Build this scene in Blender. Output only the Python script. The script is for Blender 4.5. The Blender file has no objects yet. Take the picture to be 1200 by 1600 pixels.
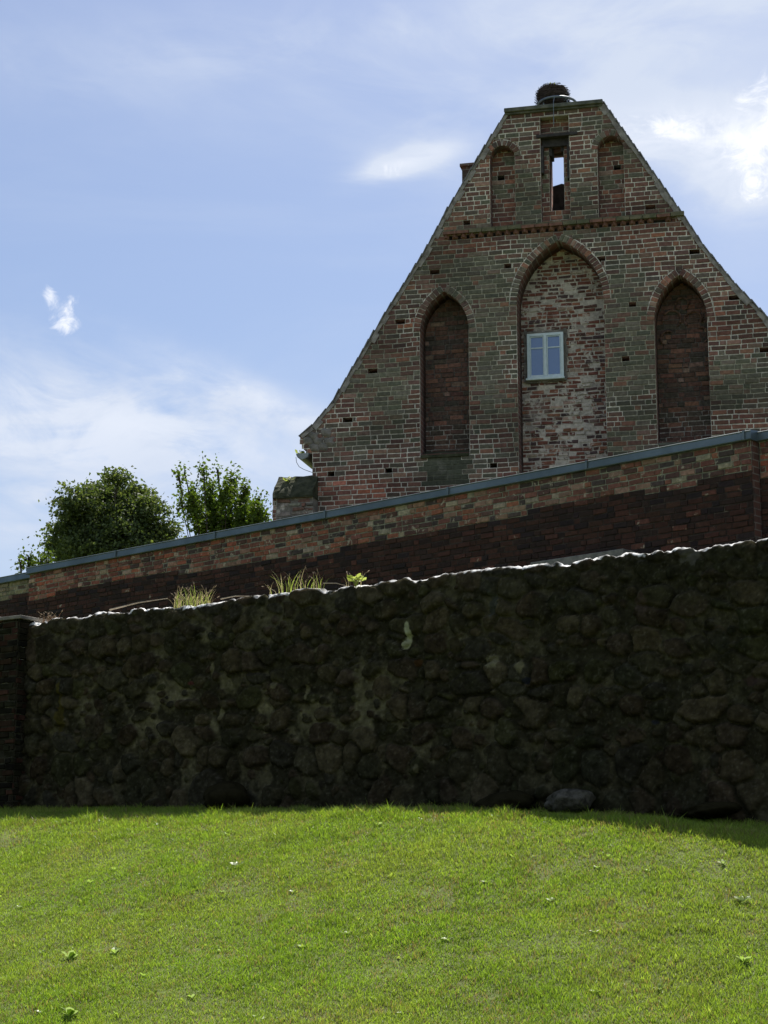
import bpy, bmesh, math, random
import numpy as np
from mathutils import Vector, Matrix
from mathutils.geometry import tessellate_polygon

random.seed(7)
RNG = np.random.default_rng(7)
SC = bpy.context.scene
COL = SC.collection
R = math.radians

# ------------------------------------------------------------------ camera
PITCH = R(11.68)
CAMZ = 1.6
cam_d = bpy.data.cameras.new('camera')
cam_d.sensor_fit = 'VERTICAL'; cam_d.sensor_height = 36.0
cam_d.lens = 3000 / 1600 * 36.0
cam_d.clip_start = 0.1; cam_d.clip_end = 6000
cam = bpy.data.objects.new('camera', cam_d)
cam.location = (0, 0, CAMZ); cam.rotation_euler = (math.pi / 2 + PITCH, 0, 0)
COL.objects.link(cam); SC.camera = cam
SC.render.resolution_x = 768; SC.render.resolution_y = 1024
SC.view_settings.view_transform = 'Standard'
SC.view_settings.look = 'None'
SC.view_settings.gamma = 1.0
SC.view_settings.exposure = 0.68

def ray(px, py):
    x = (px - 600) / 3000; y = (800 - py) / 3000
    c, s = math.cos(PITCH), math.sin(PITCH)
    return Vector((x, c - y * s, s + y * c))

# ------------------------------------------------------------------ sun and sky
SUN_EL, SUN_AZ = R(58), R(14)          # azimuth clockwise from +Y (straight ahead)
sd = Vector((math.sin(SUN_AZ) * math.cos(SUN_EL), math.cos(SUN_AZ) * math.cos(SUN_EL), math.sin(SUN_EL)))
sun_d = bpy.data.lights.new('sun', 'SUN')
sun_d.energy = 5.0; sun_d.angle = R(0.5); sun_d.color = (1.0, 0.95, 0.87)
sun = bpy.data.objects.new('sun', sun_d)
sun.rotation_euler = sd.to_track_quat('Z', 'Y').to_euler(); sun.location = sd * 60
COL.objects.link(sun)

class NT:
    """small helper for building node trees"""
    def __init__(s, tree): s.t = tree; s.n = tree.nodes; s.l = tree.links
    def node(s, typ, **kw):
        n = s.n.new(typ)
        for k, v in kw.items():
            if k == 'ins':
                for a, b in v.items(): s.put(n.inputs[a], b)
            else: setattr(n, k, v)
        return n
    def put(s, sock, v):
        if isinstance(v, bpy.types.NodeSocket): s.l.new(v, sock)
        elif isinstance(v, bpy.types.Node): s.l.new(v.outputs[0], sock)
        else: sock.default_value = v
    def math(s, op, a, b=0.0, c=None, clamp=False):
        n = s.n.new('ShaderNodeMath'); n.operation = op; n.use_clamp = clamp
        s.put(n.inputs[0], a); s.put(n.inputs[1], b)
        if c is not None: s.put(n.inputs[2], c)
        return n.outputs[0]
    def vmath(s, op, a, b=(0, 0, 0)):
        n = s.n.new('ShaderNodeVectorMath'); n.operation = op
        s.put(n.inputs[0], a); s.put(n.inputs[1], b)
        return n
    def noise(s, vec, scale, detail=4, rough=.55, dist=0.0):
        n = s.node('ShaderNodeTexNoise')
        s.put(n.inputs['Vector'], vec); n.inputs['Scale'].default_value = scale
        n.inputs['Detail'].default_value = detail; n.inputs['Roughness'].default_value = rough
        n.inputs['Distortion'].default_value = dist
        return n.outputs['Fac']
    def ramp(s, fac, stops, interp='LINEAR'):
        n = s.node('ShaderNodeValToRGB'); s.put(n.inputs[0], fac)
        cr = n.color_ramp; cr.interpolation = interp
        while len(cr.elements) < len(stops): cr.elements.new(0.5)
        for e, (p, c) in zip(cr.elements, stops):
            e.position = p; e.color = (c, c, c, 1) if isinstance(c, (int, float)) else (*c, 1)
        return n.outputs[0]
    def mix(s, fac, a, b, blend='MIX'):
        n = s.node('ShaderNodeMix', data_type='RGBA', blend_type=blend)
        s.put(n.inputs[0], fac)
        s.put(n.inputs[6], a if not isinstance(a, tuple) else (*a, 1))
        s.put(n.inputs[7], b if not isinstance(b, tuple) else (*b, 1))
        return n.outputs[2]
    def smooth(s, x, a, b):
        n = s.node('ShaderNodeMapRange', interpolation_type='SMOOTHSTEP')
        s.put(n.inputs[0], x); n.inputs[1].default_value = a; n.inputs[2].default_value = b
        return n.outputs[0]

world = bpy.data.worlds.new('World'); SC.world = world; world.use_nodes = True
w = NT(world.node_tree); w.n.clear()
sky = w.node('ShaderNodeTexSky', sky_type='NISHITA')
sky.sun_disc = False; sky.sun_elevation = SUN_EL; sky.sun_rotation = SUN_AZ
sky.altitude = 100; sky.air_density = 1.0; sky.dust_density = 1.6; sky.ozone_density = 2.0
tc = w.node('ShaderNodeTexCoord').outputs['Generated']
def wmap(rot, scl):
    m = w.node('ShaderNodeMapping', ins={'Vector': tc}); m.inputs['Rotation'].default_value = rot
    m.inputs['Scale'].default_value = scl
    return m.outputs[0]
# thin veils of high cloud drawn out across the sky, plus a few brighter puffs
veil_v = wmap((0, R(24), 0), (1.0, 1.0, 3.2))
veil = w.noise(veil_v, 3.1, 6, .58, 0.6)
fine = w.noise(wmap((0, R(35), 0), (1.0, 1.0, 2.6)), 11.0, 7, .62, 0.9)
def blob(px, py, sx, sy, tilt=0.0):
    d0 = ray(px, py).normalized()
    rt = Vector((1, 0, 0)); rt = (rt - d0 * rt.dot(d0)).normalized(); up = rt.cross(d0) * 1.0
    c, s_ = math.cos(R(tilt)), math.sin(R(tilt))
    a = rt * c + up * s_; b = up * c - rt * s_
    q = w.vmath('SUBTRACT', tc, tuple(d0)).outputs[0]
    da = w.vmath('DOT_PRODUCT', q, tuple(a * (3000 / sx))).outputs['Value']
    db = w.vmath('DOT_PRODUCT', q, tuple(b * (3000 / sy))).outputs['Value']
    r2 = w.math('ADD', w.math('MULTIPLY', da, da), w.math('MULTIPLY', db, db))
    return w.math('POWER', 2.718, w.math('MULTIPLY', r2, -1.0))
def addall(xs):
    r = xs[0]
    for x in xs[1:]: r = w.math('ADD', r, x)
    return r
WISPS = [(270, 640, 300, 60, -16, 1.0), (90, 690, 300, 80, -12, .95), (620, 50, 900, 60, 6, .42), (980, 90, 480, 110, 8, .5), (120, 760, 220, 60, 8, .5),
         (625, 255, 75, 22, 14, .75), (700, 240, 80, 50, 0, .5), (610, 265, 60, 14, 20, .5), (1090, 200, 150, 40, -6, 1.5), (1165, 265, 70, 60, 0, 1.2), (1060, 190, 70, 24, -8, .6), (330, 600, 200, 34, -24, .5), (1150, 420, 120, 120, 0, .3), (40, 840, 300, 60, 0, .35), (60, 776, 24, 14, 0, .8)]
wispy = addall([w.math('MULTIPLY', blob(a, b, c, d, t), k) for a, b, c, d, t, k in WISPS])
wisp_amt = w.math('MULTIPLY', wispy, w.math('ADD', w.smooth(veil, .3, .68), w.math('MULTIPLY', w.smooth(fine, .4, .7), .55)))
BANK = [(1085, 205, 125, 34, -6, .95), (1175, 240, 90, 75, 0, .9), (985, 225, 60, 24, 0, .4), (640, 252, 70, 15, 16, .7), (190, 655, 260, 34, -14, .55), (380, 615, 130, 24, -22, .55), (60, 690, 160, 40, -6, .5)]
bn = w.noise(wmap((0, R(-12), 0), (1.0, 1.0, 1.9)), 15.0, 8, .64, 0.8)
bank = w.math('MULTIPLY', addall([w.math('MULTIPLY', blob(a, b, c, d, t), k) for a, b, c, d, t, k in BANK]), w.smooth(bn, .34, .62))
base_veil = w.math('MULTIPLY', w.smooth(veil, .42, .8), .24)
PUFFS = [(99, 510, 22, 15, 0, .95), (79, 466, 11, 22, 15, .85), (110, 478, 10, 20, -20, .6), (1182, 285, 38, 34, 0, .62), (1190, 235, 60, 26, 10, .42), (1050, 200, 80, 26, -4, .5), (640, 262, 50, 14, 6, .5), (1195, 180, 50, 70, 0, .6)]
pn = w.noise(tc, 60, 7, .66, 1.2)
puffy = addall([w.math('MULTIPLY', blob(a, b, c, d, t), k) for a, b, c, d, t, k in PUFFS])
puff_amt = w.smooth(w.math('ADD', puffy, w.math('MULTIPLY', w.math('SUBTRACT', pn, .5), 2.6)), .2, 1.25)
puff_amt = w.math('MULTIPLY', puff_amt, w.smooth(puffy, .05, .4))
sepd = w.node('ShaderNodeSeparateXYZ', ins={'Vector': tc})
rear = w.math('MULTIPLY', w.smooth(w.math('MULTIPLY', sepd.outputs[1], -1.0), .0, .5), w.math('MULTIPLY', w.smooth(w.noise(tc, 2.2, 6, .6), .35, .6), .8))  # unseen cloud behind the camera, added to raise and whiten the ambient light
skycol = w.mix(1.0, sky.outputs[0], (.92, .945, 1.02), 'MULTIPLY')
c1 = w.mix(w.math('MINIMUM', w.math('ADD', w.math('ADD', w.math('ADD', wisp_amt, base_veil), bank), rear), .93), skycol, (5.9, 6.55, 7.8))
c2 = w.mix(w.math('MINIMUM', w.math('ADD', puff_amt, w.math('MULTIPLY', bank, .42)), 1.0), c1, (9.6, 9.7, 10.0))
bg = w.node('ShaderNodeBackground'); w.put(bg.inputs[0], c2); bg.inputs[1].default_value = 0.073
w.l.new(bg.outputs[0], w.node('ShaderNodeOutputWorld').inputs[0])

# ------------------------------------------------------------------ numpy noise
def hash2(ix, iy, seed=0):
    h = (ix.astype(np.int64) * 374761393 + iy.astype(np.int64) * 668265263 + seed * 1442695041) & 0xffffffff
    h = ((h ^ (h >> 13)) * 1274126177) & 0xffffffff
    h = (h ^ (h >> 16)) & 0xffffffff
    return h / 4294967296.0
def vnoise(x, y, seed=0):
    x = np.asarray(x, float); y = np.asarray(y, float)
    ix = np.floor(x); iy = np.floor(y); fx = x - ix; fy = y - iy
    fx = fx * fx * (3 - 2 * fx); fy = fy * fy * (3 - 2 * fy)
    a = hash2(ix, iy, seed); b = hash2(ix + 1, iy, seed); c = hash2(ix, iy + 1, seed); d = hash2(ix + 1, iy + 1, seed)
    return (a * (1 - fx) + b * fx) * (1 - fy) + (c * (1 - fx) + d * fx) * fy
def fbm(x, y, seed=0, octv=4, gain=.5):
    s = 0; a = 1; t = 0
    for i in range(octv):
        s = s + a * vnoise(x * 2 ** i + 17.3 * i, y * 2 ** i - 9.1 * i, seed + i); t += a; a *= gain
    return s / t

# ------------------------------------------------------------------ object helpers
def tag(o, label=None, cat=None, group=None, kind=None):
    if label: o['label'] = label
    if cat: o['category'] = cat
    if group: o['group'] = group
    if kind: o['kind'] = kind
    return o
def empty(name, loc=(0, 0, 0), rz=0.0):
    o = bpy.data.objects.new(name, None); COL.objects.link(o)
    o.location = loc; o.rotation_euler = (0, 0, rz); o.empty_display_size = .3
    return o
def link(name, me, parent=None):
    o = bpy.data.objects.new(name, me); COL.objects.link(o)
    if parent: o.parent = parent
    return o
def npmesh(name, V, F, mats, mi=None, col=None, smooth=False):
    """V (n,3), F list of equal-length index arrays [(m,k),...]; mi material index per face"""
    me = bpy.data.meshes.new(name)
    V = np.asarray(V, np.float32)
    Fs = F if isinstance(F, list) else [F]
    Fs = [np.asarray(f, np.int32) for f in Fs if len(f)]
    nl = sum(f.size for f in Fs); nf = sum(len(f) for f in Fs)
    me.vertices.add(len(V)); me.vertices.foreach_set('co', V.ravel())
    me.loops.add(nl); me.loops.foreach_set('vertex_index', np.concatenate([f.ravel() for f in Fs]))
    me.polygons.add(nf)
    tot = np.concatenate([np.full(len(f), f.shape[1], np.int32) for f in Fs])
    st = np.concatenate([[0], np.cumsum(tot)[:-1]]).astype(np.int32)
    me.polygons.foreach_set('loop_start', st); me.polygons.foreach_set('loop_total', tot)
    if mi is not None: me.polygons.foreach_set('material_index', np.asarray(mi, np.int32))
    me.polygons.foreach_set('use_smooth', np.full(nf, smooth))
    for m in mats: me.materials.append(m)
    if col is not None:
        at = me.color_attributes.new('col', 'FLOAT_COLOR', 'POINT')
        c = np.ones((len(V), 4), np.float32); c[:, :3] = col
        at.data.foreach_set('color', c.ravel())
    me.update(calc_edges=True); me.validate()
    return me
class MB:
    """collects simple solids into one mesh"""
    def __init__(s): s.v = []; s.f = []; s.m = []
    def add(s, vs, fs, m=0):
        b = len(s.v); s.v += [tuple(v) for v in vs]; s.f += [tuple(b + i for i in f) for f in fs]; s.m += [m] * len(fs)
    def box(s, x0, x1, y0, y1, z0, z1, m=0, M=None):
        vs = [Vector(p) for p in ((x0, y0, z0), (x1, y0, z0), (x1, y1, z0), (x0, y1, z0), (x0, y0, z1), (x1, y0, z1), (x1, y1, z1), (x0, y1, z1))]
        if M: vs = [M @ v for v in vs]
        s.add(vs, [(0, 3, 2, 1), (4, 5, 6, 7), (0, 1, 5, 4), (1, 2, 6, 5), (2, 3, 7, 6), (3, 0, 4, 7)], m)
    def tube(s, pts, rads, n=6, m=0):
        pts = [Vector(p) for p in pts]; rings = []
        if isinstance(rads, (int, float)): rads = [rads] * len(pts)
        for i, p in enumerate(pts):
            t = (pts[min(i + 1, len(pts) - 1)] - pts[max(i - 1, 0)]).normalized()
            a = t.cross(Vector((0, 0, 1)) if abs(t.z) < .9 else Vector((1, 0, 0))).normalized(); b = t.cross(a)
            rings.append([p + (a * math.cos(2 * math.pi * k / n) + b * math.sin(2 * math.pi * k / n)) * rads[i] for k in range(n)])
        vs = [v for r in rings for v in r]; fs = []
        for i in range(len(pts) - 1):
            for k in range(n):
                fs.append((i * n + k, i * n + (k + 1) % n, (i + 1) * n + (k + 1) % n, (i + 1) * n + k))
        fs.append(tuple(range(n))[::-1]); fs.append(tuple((len(pts) - 1) * n + k for k in range(n)))
        s.add(vs, fs, m)
    def prism(s, poly, y0, y1, m=0):
        """polygon in (x,z) extruded along y"""
        n = len(poly)
        vs = [(p[0], y0, p[1]) for p in poly] + [(p[0], y1, p[1]) for p in poly]
        fs = [tuple(range(n)), tuple(range(2 * n - 1, n - 1, -1))] + [((i + 1) % n, i, n + i, n + (i + 1) % n) for i in range(n)]
        s.add(vs, fs, m)
    def build(s, name, mats, parent=None, smooth=False, bevel=0):
        me = bpy.data.meshes.new(name); me.from_pydata(s.v, [], s.f)
        for m in (mats if isinstance(mats, (list, tuple)) else [mats]): me.materials.append(m)
        me.polygons.foreach_set('material_index', s.m)
        me.polygons.foreach_set('use_smooth', [smooth] * len(s.f))
        bm = bmesh.new(); bm.from_mesh(me); bmesh.ops.recalc_face_normals(bm, faces=bm.faces); bm.to_mesh(me); bm.free()
        me.update()
        o = link(name, me, parent)
        if bevel:
            b = o.modifiers.new('bevel', 'BEVEL'); b.width = bevel; b.segments = 2; b.limit_method = 'ANGLE'
        return o

# ------------------------------------------------------------------ materials
def new_mat(name):
    m = bpy.data.materials.new(name); m.use_nodes = True; t = NT(m.node_tree); t.n.clear()
    out = t.node('ShaderNodeOutputMaterial'); p = t.node('ShaderNodeBsdfPrincipled')
    t.l.new(p.outputs[0], out.inputs[0]); p.inputs['Roughness'].default_value = .9
    p.inputs['Specular IOR Level'].default_value = .25
    return m, t, p, out
def attr_mat(name, nscale=22, var=.45, bump=.5, bscale=40, rough=.92, stain=None, bdist=.01, gate=False):
    """base colour from the mesh's own colour attribute, broken up by fine grain"""
    m, t, p, out = new_mat(name)
    a = t.node('ShaderNodeAttribute', attribute_name='col').outputs['Color']
    oc = t.node('ShaderNodeTexCoord').outputs['Object']
    n = t.noise(oc, nscale, 6, .65)
    g = t.ramp(n, [(.3, 1 - var), (.7, 1 + var)])
    c = t.mix(1.0, a, g, 'MULTIPLY')
    bw = t.node('ShaderNodeRGBToBW', ins={0: a}).outputs[0]
    if stain:
        for sc, lo, hi, colr, k in stain:
            f = t.math('MULTIPLY', t.smooth(t.noise(oc, sc, 7, .68, .4), lo, hi), k)
            if gate and colr[0] > .2: f = t.math('MULTIPLY', f, t.smooth(bw, .022, .05))
            c = t.mix(f, c, colr)
    t.put(p.inputs['Base Color'], c); p.inputs['Roughness'].default_value = rough
    b = t.node('ShaderNodeBump'); b.inputs['Strength'].default_value = bump; b.inputs['Distance'].default_value = bdist
    t.put(b.inputs['Height'], t.noise(oc, bscale, 8, .7)); t.l.new(b.outputs[0], p.inputs['Normal'])
    return m
def flat_mat(name, c1, c2, scale=6, rough=.85, metal=0.0, bump=.3, bscale=30, spec=.3, detail=6):
    m, t, p, out = new_mat(name)
    oc = t.node('ShaderNodeTexCoord').outputs['Object']
    n = t.noise(oc, scale, detail, .62, .3)
    t.put(p.inputs['Base Color'], t.mix(t.smooth(n, .32, .68), c1, c2))
    p.inputs['Roughness'].default_value = rough; p.inputs['Metallic'].default_value = metal
    p.inputs['Specular IOR Level'].default_value = spec
    b = t.node('ShaderNodeBump'); b.inputs['Strength'].default_value = bump; b.inputs['Distance'].default_value = .01
    t.put(b.inputs['Height'], t.noise(oc, bscale, 6, .65)); t.l.new(b.outputs[0], p.inputs['Normal'])
    return m
def leaf_mat(name, tr=.45, rough=.55, spec=.3):
    m = bpy.data.materials.new(name); m.use_nodes = True; t = NT(m.node_tree); t.n.clear()
    out = t.node('ShaderNodeOutputMaterial'); p = t.node('ShaderNodeBsdfPrincipled')
    a = t.node('ShaderNodeAttribute', attribute_name='col').outputs['Color']
    t.put(p.inputs['Base Color'], a); p.inputs['Roughness'].default_value = rough
    p.inputs['Specular IOR Level'].default_value = spec
    tl = t.node('ShaderNodeBsdfTranslucent'); t.put(tl.inputs[0], t.mix(1.0, a, (1.25, 1.3, .55), 'MULTIPLY'))
    mx = t.node('ShaderNodeMixShader'); mx.inputs[0].default_value = tr
    t.l.new(p.outputs[0], mx.inputs[1]); t.l.new(tl.outputs[0], mx.inputs[2]); t.l.new(mx.outputs[0], out.inputs[0])
    return m
M_BRICK = attr_mat('weathered_brick', 16, .38, .7, 38, stain=[(2.2, .56, .78, (.30, .28, .24), .35), (5.0, .60, .8, (.05, .045, .04), .6)])
M_BRICK_LIME = attr_mat('limed_brick', 14, .4, .9, 30, stain=[(4.0, .53, .62, (.50, .46, .40), .8), (1.6, .54, .7, (.30, .25, .22), .45), (7.0, .6, .7, (.05, .04, .035), .7)])
M_BRICK_SOOT = attr_mat('sooty_brick', 18, .5, .8, 42, stain=[(3.0, .55, .75, (.035, .03, .028), .7)])
M_BRICK_WALL = attr_mat('boundary_brick', 18, .42, .8, 42, stain=[(8.5, .575, .64, (.34, .31, .23), .8), (4.0, .6, .8, (.04, .03, .025), .5)], gate=True)
M_STONE = attr_mat('field_stone', 9, .42, .9, 26, stain=[(40, .70, .76, (.05, .049, .038), .4)])
[n for n in M_STONE.node_tree.nodes if n.type == 'BSDF_PRINCIPLED'][0].inputs['Specular IOR Level'].default_value = 0
[n for n in M_BRICK_SOOT.node_tree.nodes if n.type == 'BSDF_PRINCIPLED'][0].inputs['Specular IOR Level'].default_value = .08
M_SLATE = flat_mat('dark_slate', (.09, .09, .095), (.17, .165, .165), 9, .8, bump=.6)
M_TILE = flat_mat('roof_tile', (.06, .04, .035), (.11, .07, .055), 5, .9)
M_COPING = flat_mat('stone_coping', (.06, .065, .055), (.13, .13, .11), 7, .9, bump=.7)
M_ZINC = flat_mat('zinc_sheet', (.07, .095, .10), (.115, .15, .165), 1.1, .38, .45, .1, 12, .5)
M_GUTTER = flat_mat('gutter_zinc', (.17, .19, .19), (.26, .28, .28), 6, .5, .3, .1)
M_PLASTER = flat_mat('grey_render', (.11, .105, .09), (.22, .2, .18), 5, .95, bump=.9, bscale=18)
M_MOSS = flat_mat('mossy_render', (.018, .022, .01), (.06, .062, .035), 7, 1.0, bump=1.0, bscale=26)
M_FRAME = flat_mat('painted_frame', (.48, .58, .62), (.58, .66, .70), 14, .6, bump=.15)
M_IRON = flat_mat('grey_iron', (.10, .12, .15), (.20, .23, .26), 9, .5, .5)
M_TIMBER = flat_mat('dark_timber', (.02, .018, .018), (.05, .045, .045), 10, .85)
M_BARK = flat_mat('bark', (.035, .028, .02), (.075, .06, .045), 9, .95, bump=.8)
M_BOARD = flat_mat('weathered_board', (.10, .10, .095), (.17, .165, .15), 8, .9)
M_TWIG = attr_mat('nest_twigs', 20, .4, .5, 60)
M_LEAF = leaf_mat('tree_leaf', .4, .6, .2)
M_WEED = leaf_mat('weed_leaf', .45, .45, .4)
M_GRASS = leaf_mat('grass_blade', .5, .5, .35)
M_STRAW = leaf_mat('dry_grass', .35, .7)
def soil_mat():
    m, t, p, out = new_mat('lawn_soil')
    oc = t.node('ShaderNodeTexCoord').outputs['Object']
    c = t.mix(t.smooth(t.noise(oc, 3.0, 6, .6), .38, .62), (.09, .11, .025), (.13, .17, .035))
    c = t.mix(t.smooth(t.noise(oc, 30, 6, .6), .5, .7), c, (.13, .105, .05))
    t.put(p.inputs['Base Color'], c)
    b = t.node('ShaderNodeBump'); b.inputs['Strength'].default_value = .8; b.inputs['Distance'].default_value = .03
    t.put(b.inputs['Height'], t.noise(oc, 30, 8, .7)); t.l.new(b.outputs[0], p.inputs['Normal'])
    return m
M_SOIL = soil_mat()
def jamb_mat():
    """brickwork seen in the narrow reveals"""
    m, t, p, out = new_mat('reveal_brick')
    oc = t.node('ShaderNodeTexCoord').outputs['Object']
    sp = t.node('ShaderNodeSeparateXYZ'); t.put(sp.inputs[0], oc)
    cb = t.node('ShaderNodeCombineXYZ'); t.put(cb.inputs[0], t.math('ADD', sp.outputs[0], sp.outputs[1])); t.put(cb.inputs[1], sp.outputs[2])
    wv = t.vmath('ADD', cb.outputs[0], t.vmath('SCALE', t.node('ShaderNodeTexNoise', ins={'Vector': oc, 'Scale': 9.0}).outputs['Color']).outputs[0])
    wv.inputs[1].default_value = (0, 0, 0)
    br = t.node('ShaderNodeTexBrick'); t.put(br.inputs['Vector'], cb.outputs[0])
    br.inputs['Scale'].default_value = 1.0; br.inputs['Brick Width'].default_value = .28; br.inputs['Row Height'].default_value = .0955
    br.inputs['Mortar Size'].default_value = .009; br.inputs['Mortar Smooth'].default_value = .3
    br.inputs['Color1'].default_value = (.13, .055, .04, 1); br.inputs['Color2'].default_value = (.075, .04, .034, 1); br.inputs['Mortar'].default_value = (.17, .15, .13, 1)
    c = t.mix(t.smooth(t.noise(oc, 4, 6, .6), .5, .7), br.outputs['Color'], (.05, .042, .036))
    t.put(p.inputs['Base Color'], c)
    b = t.node('ShaderNodeBump'); b.inputs['Strength'].default_value = .7; b.inputs['Distance'].default_value = .012
    t.put(b.inputs['Height'], t.noise(oc, 30, 6, .7)); t.l.new(b.outputs[0], p.inputs['Normal'])
    return m
M_JAMB = jamb_mat()
def glass_mat():
    m, t, p, out = new_mat('window_glass')
    oc = t.node('ShaderNodeTexCoord').outputs['Object']
    p.inputs['Base Color'].default_value = (.09, .15, .30, 1); p.inputs['Roughness'].default_value = .12  # blue of the reflected sky is put into the pane colour
    p.inputs['Specular IOR Level'].default_value = 1.0; p.inputs['Metallic'].default_value = 0
    p.inputs['IOR'].default_value = 1.7
    b = t.node('ShaderNodeBump'); b.inputs['Strength'].default_value = .12; b.inputs['Distance'].default_value = .02
    t.put(b.inputs['Height'], t.noise(oc, 3, 2, .5)); t.l.new(b.outputs[0], p.inputs['Normal'])
    return m
M_GLASS = glass_mat()

# ------------------------------------------------------------------ planes of the walls
class Plane:
    def __init__(s, y0, deg):
        s.th = R(deg); s.o = Vector((0, y0, 0))
        s.d = Vector((math.cos(s.th), -math.sin(s.th), 0)); s.n = Vector((math.sin(s.th), math.cos(s.th), 0))
    def hit(s, px, py, off=0.0):
        r = ray(px, py); c = Vector((0, 0, CAMZ))
        t = ((s.o + s.n * off) - c).dot(s.n) / r.dot(s.n)
        p = c + r * t
        return ((p - s.o).dot(s.d), p.z)
    def world(s, u, y, z): 
        p = s.o + s.d * u + s.n * y; return Vector((p.x, p.y, z))
GP = Plane(35.8, 13.4)     # gable
BP = Plane(29.4, 42.4)     # brick boundary wall
SP = Plane(22.65, 33.5)    # field stone wall

# ------------------------------------------------------------------ bricks
def scan(polys, z):
    xs = []
    for P in polys:
        n = len(P)
        for i in range(n):
            (x0, z0), (x1, z1) = P[i], P[(i + 1) % n]
            if (z0 <= z < z1) or (z1 <= z < z0): xs.append(x0 + (z - z0) / (z1 - z0) * (x1 - x0))
    xs.sort(); return list(zip(xs[::2], xs[1::2]))
class Bricks:
    def __init__(s): s.q = []          # each: 4 corner (x,z) + proud + depth, brick flag
    def course(s, polys, z0, z1, h, L=.27, hd=.125, gap=.012, seed=1, y=0.0, jit=.004, rough=.004, holes=(), lenvar=.03):
        rg = random.Random(seed); k = 0; z = z0
        while z < z1:
            zm = z + h / 2
            for a, b in scan(polys, zm):
                if b - a < .03: continue
                u = a - rg.random() * L; j = rg.randint(0, 2)
                while u < b:
                    ln = (L if (j % 3) else hd) * (1 + rg.uniform(-lenvar, lenvar)); j += 1
                    c0, c1 = max(u, a), min(u + ln, b)
                    if b - c1 < .04: c1 = b
                    if c1 - c0 > .02:
                        if not any(hx0 < (c0 + c1) / 2 < hx1 and hz0 < zm < hz1 for hx0, hx1, hz0, hz1 in holes):
                            jj = [rg.uniform(-jit, jit) for _ in range(8)]
                            g = gap / 2
                            pts = [(c0 + g + jj[0], z + g + jj[1]), (c1 - g + jj[2], z + g + jj[3]), (c1 - g + jj[4], z + h - g + jj[5]), (c0 + g + jj[6], z + h - g + jj[7])]
                            cell = [(c0, z), (c1, z), (c1, z + h), (c0, z + h)]
                            s.q.append((pts, cell, y, rg.uniform(-rough, rough)))
                    u = c1 if c1 == b else u + ln
                    if c1 == b: break
            z += h; k += 1
    def ring(s, pts, thick, wd=.085, gap=.014, y=0.0, seed=3, proud=.006):
        """header bricks standing on an arch line (list of (x,z)), outward offset"""
        rg = random.Random(seed)
        P = np.array(pts); seg = np.hypot(*(P[1:] - P[:-1]).T); cum = np.concatenate([[0], np.cumsum(seg)])
        n = max(3, int(round(cum[-1] / wd)))
        def at(t):
            t = min(max(t, 0), cum[-1]); i = min(np.searchsorted(cum, t, 'right') - 1, len(P) - 2)
            return P[i] + (P[i + 1] - P[i]) * (t - cum[i]) / max(seg[i], 1e-6)
        def nrm(t):
            d = at(t + .06) - at(t - .06); d /= np.hypot(*d); return np.array([-d[1], d[0]])
        for k in range(n):
            t0, t1 = cum[-1] * k / n, cum[-1] * (k + 1) / n
            a, b = at(t0), at(t1); na, nb = nrm(t0), nrm(t1)
            th = thick * rg.uniform(.93, 1.04)
            dirt = (b - a) / np.hypot(*(b - a)); g = dirt * gap / 2
            c = [a + g, b - g, b - g + nb * th, a + g + na * th]
            c = [x + np.array([rg.uniform(-.004, .004), rg.uniform(-.004, .004)]) for x in c]
            ce = [a, b, b + nb * (thick + .012), a + na * (thick + .012)]
            s.q.append(([tuple(x) for x in c], [tuple(x) for x in ce], y, -proud + rg.uniform(-.004, .004)))
    def mesh(s, name, colf, mats, chamfer=.006, recess=.010, wob=.035):
        n = len(s.q); rect = np.array([q[0] for q in s.q]); cell = np.array([q[1] for q in s.q])
        for arr in (rect, cell): arr[:, :, 1] += (fbm(arr[:, :, 0] * .8, arr[:, :, 1] * .5, 71) - .5) * wob + (fbm(arr[:, :, 0] * 3, arr[:, :, 1] * 2, 72) - .5) * wob * .4
        y = np.array([q[2] for q in s.q]); pr = np.array([q[3] for q in s.q])
        cen = rect.mean(1, keepdims=True); cc = cen[:, 0]
        tiny = np.minimum(np.ptp(rect[:, :, 0], 1), np.ptp(rect[:, :, 1], 1))[:, None, None]
        inner = rect - np.sign(rect - cen) * np.minimum(chamfer, tiny * .25)
        V = np.zeros((n, 12, 3))
        V[:, 0:4, 0] = rect[:, :, 0]; V[:, 0:4, 2] = rect[:, :, 1]; V[:, 0:4, 1] = (y + recess + .002)[:, None]
        V[:, 4:8, 0] = inner[:, :, 0]; V[:, 4:8, 2] = inner[:, :, 1]; V[:, 4:8, 1] = (y + pr)[:, None] + RNG.uniform(-.002, .002, (n, 4))
        V[:, 8:12, 0] = cell[:, :, 0]; V[:, 8:12, 2] = cell[:, :, 1]; V[:, 8:12, 1] = (y + recess)[:, None]
        # keep mortar bed half a mm apart from the brick backs
        base = np.arange(n)[:, None] * 12
        F = np.array([[4, 5, 6, 7], [0, 1, 5, 4], [1, 2, 6, 5], [2, 3, 7, 6], [3, 0, 4, 7], [8, 9, 10, 11]])
        F = (base[:, :, None] + F[None]).reshape(-1, 4)
        bc, mc = colf(cc[:, 0], cc[:, 1], n)
        C = np.zeros((n, 12, 3)); C[:, :8] = bc[:, None]; C[:, 8:] = mc[:, None]
        return npmesh(name, V.reshape(-1, 3), F, mats, col=C.reshape(-1, 3))

def pick(n, table, rg):
    cols = np.array([t[1] for t in table]); p = np.array([t[0] for t in table], float); p /= p.sum()
    return cols[rg.choice(len(table), n, p=p)] * rg.uniform(.8, 1.22, (n, 1)) * rg.uniform(.95, 1.05, (n, 3))

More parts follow.
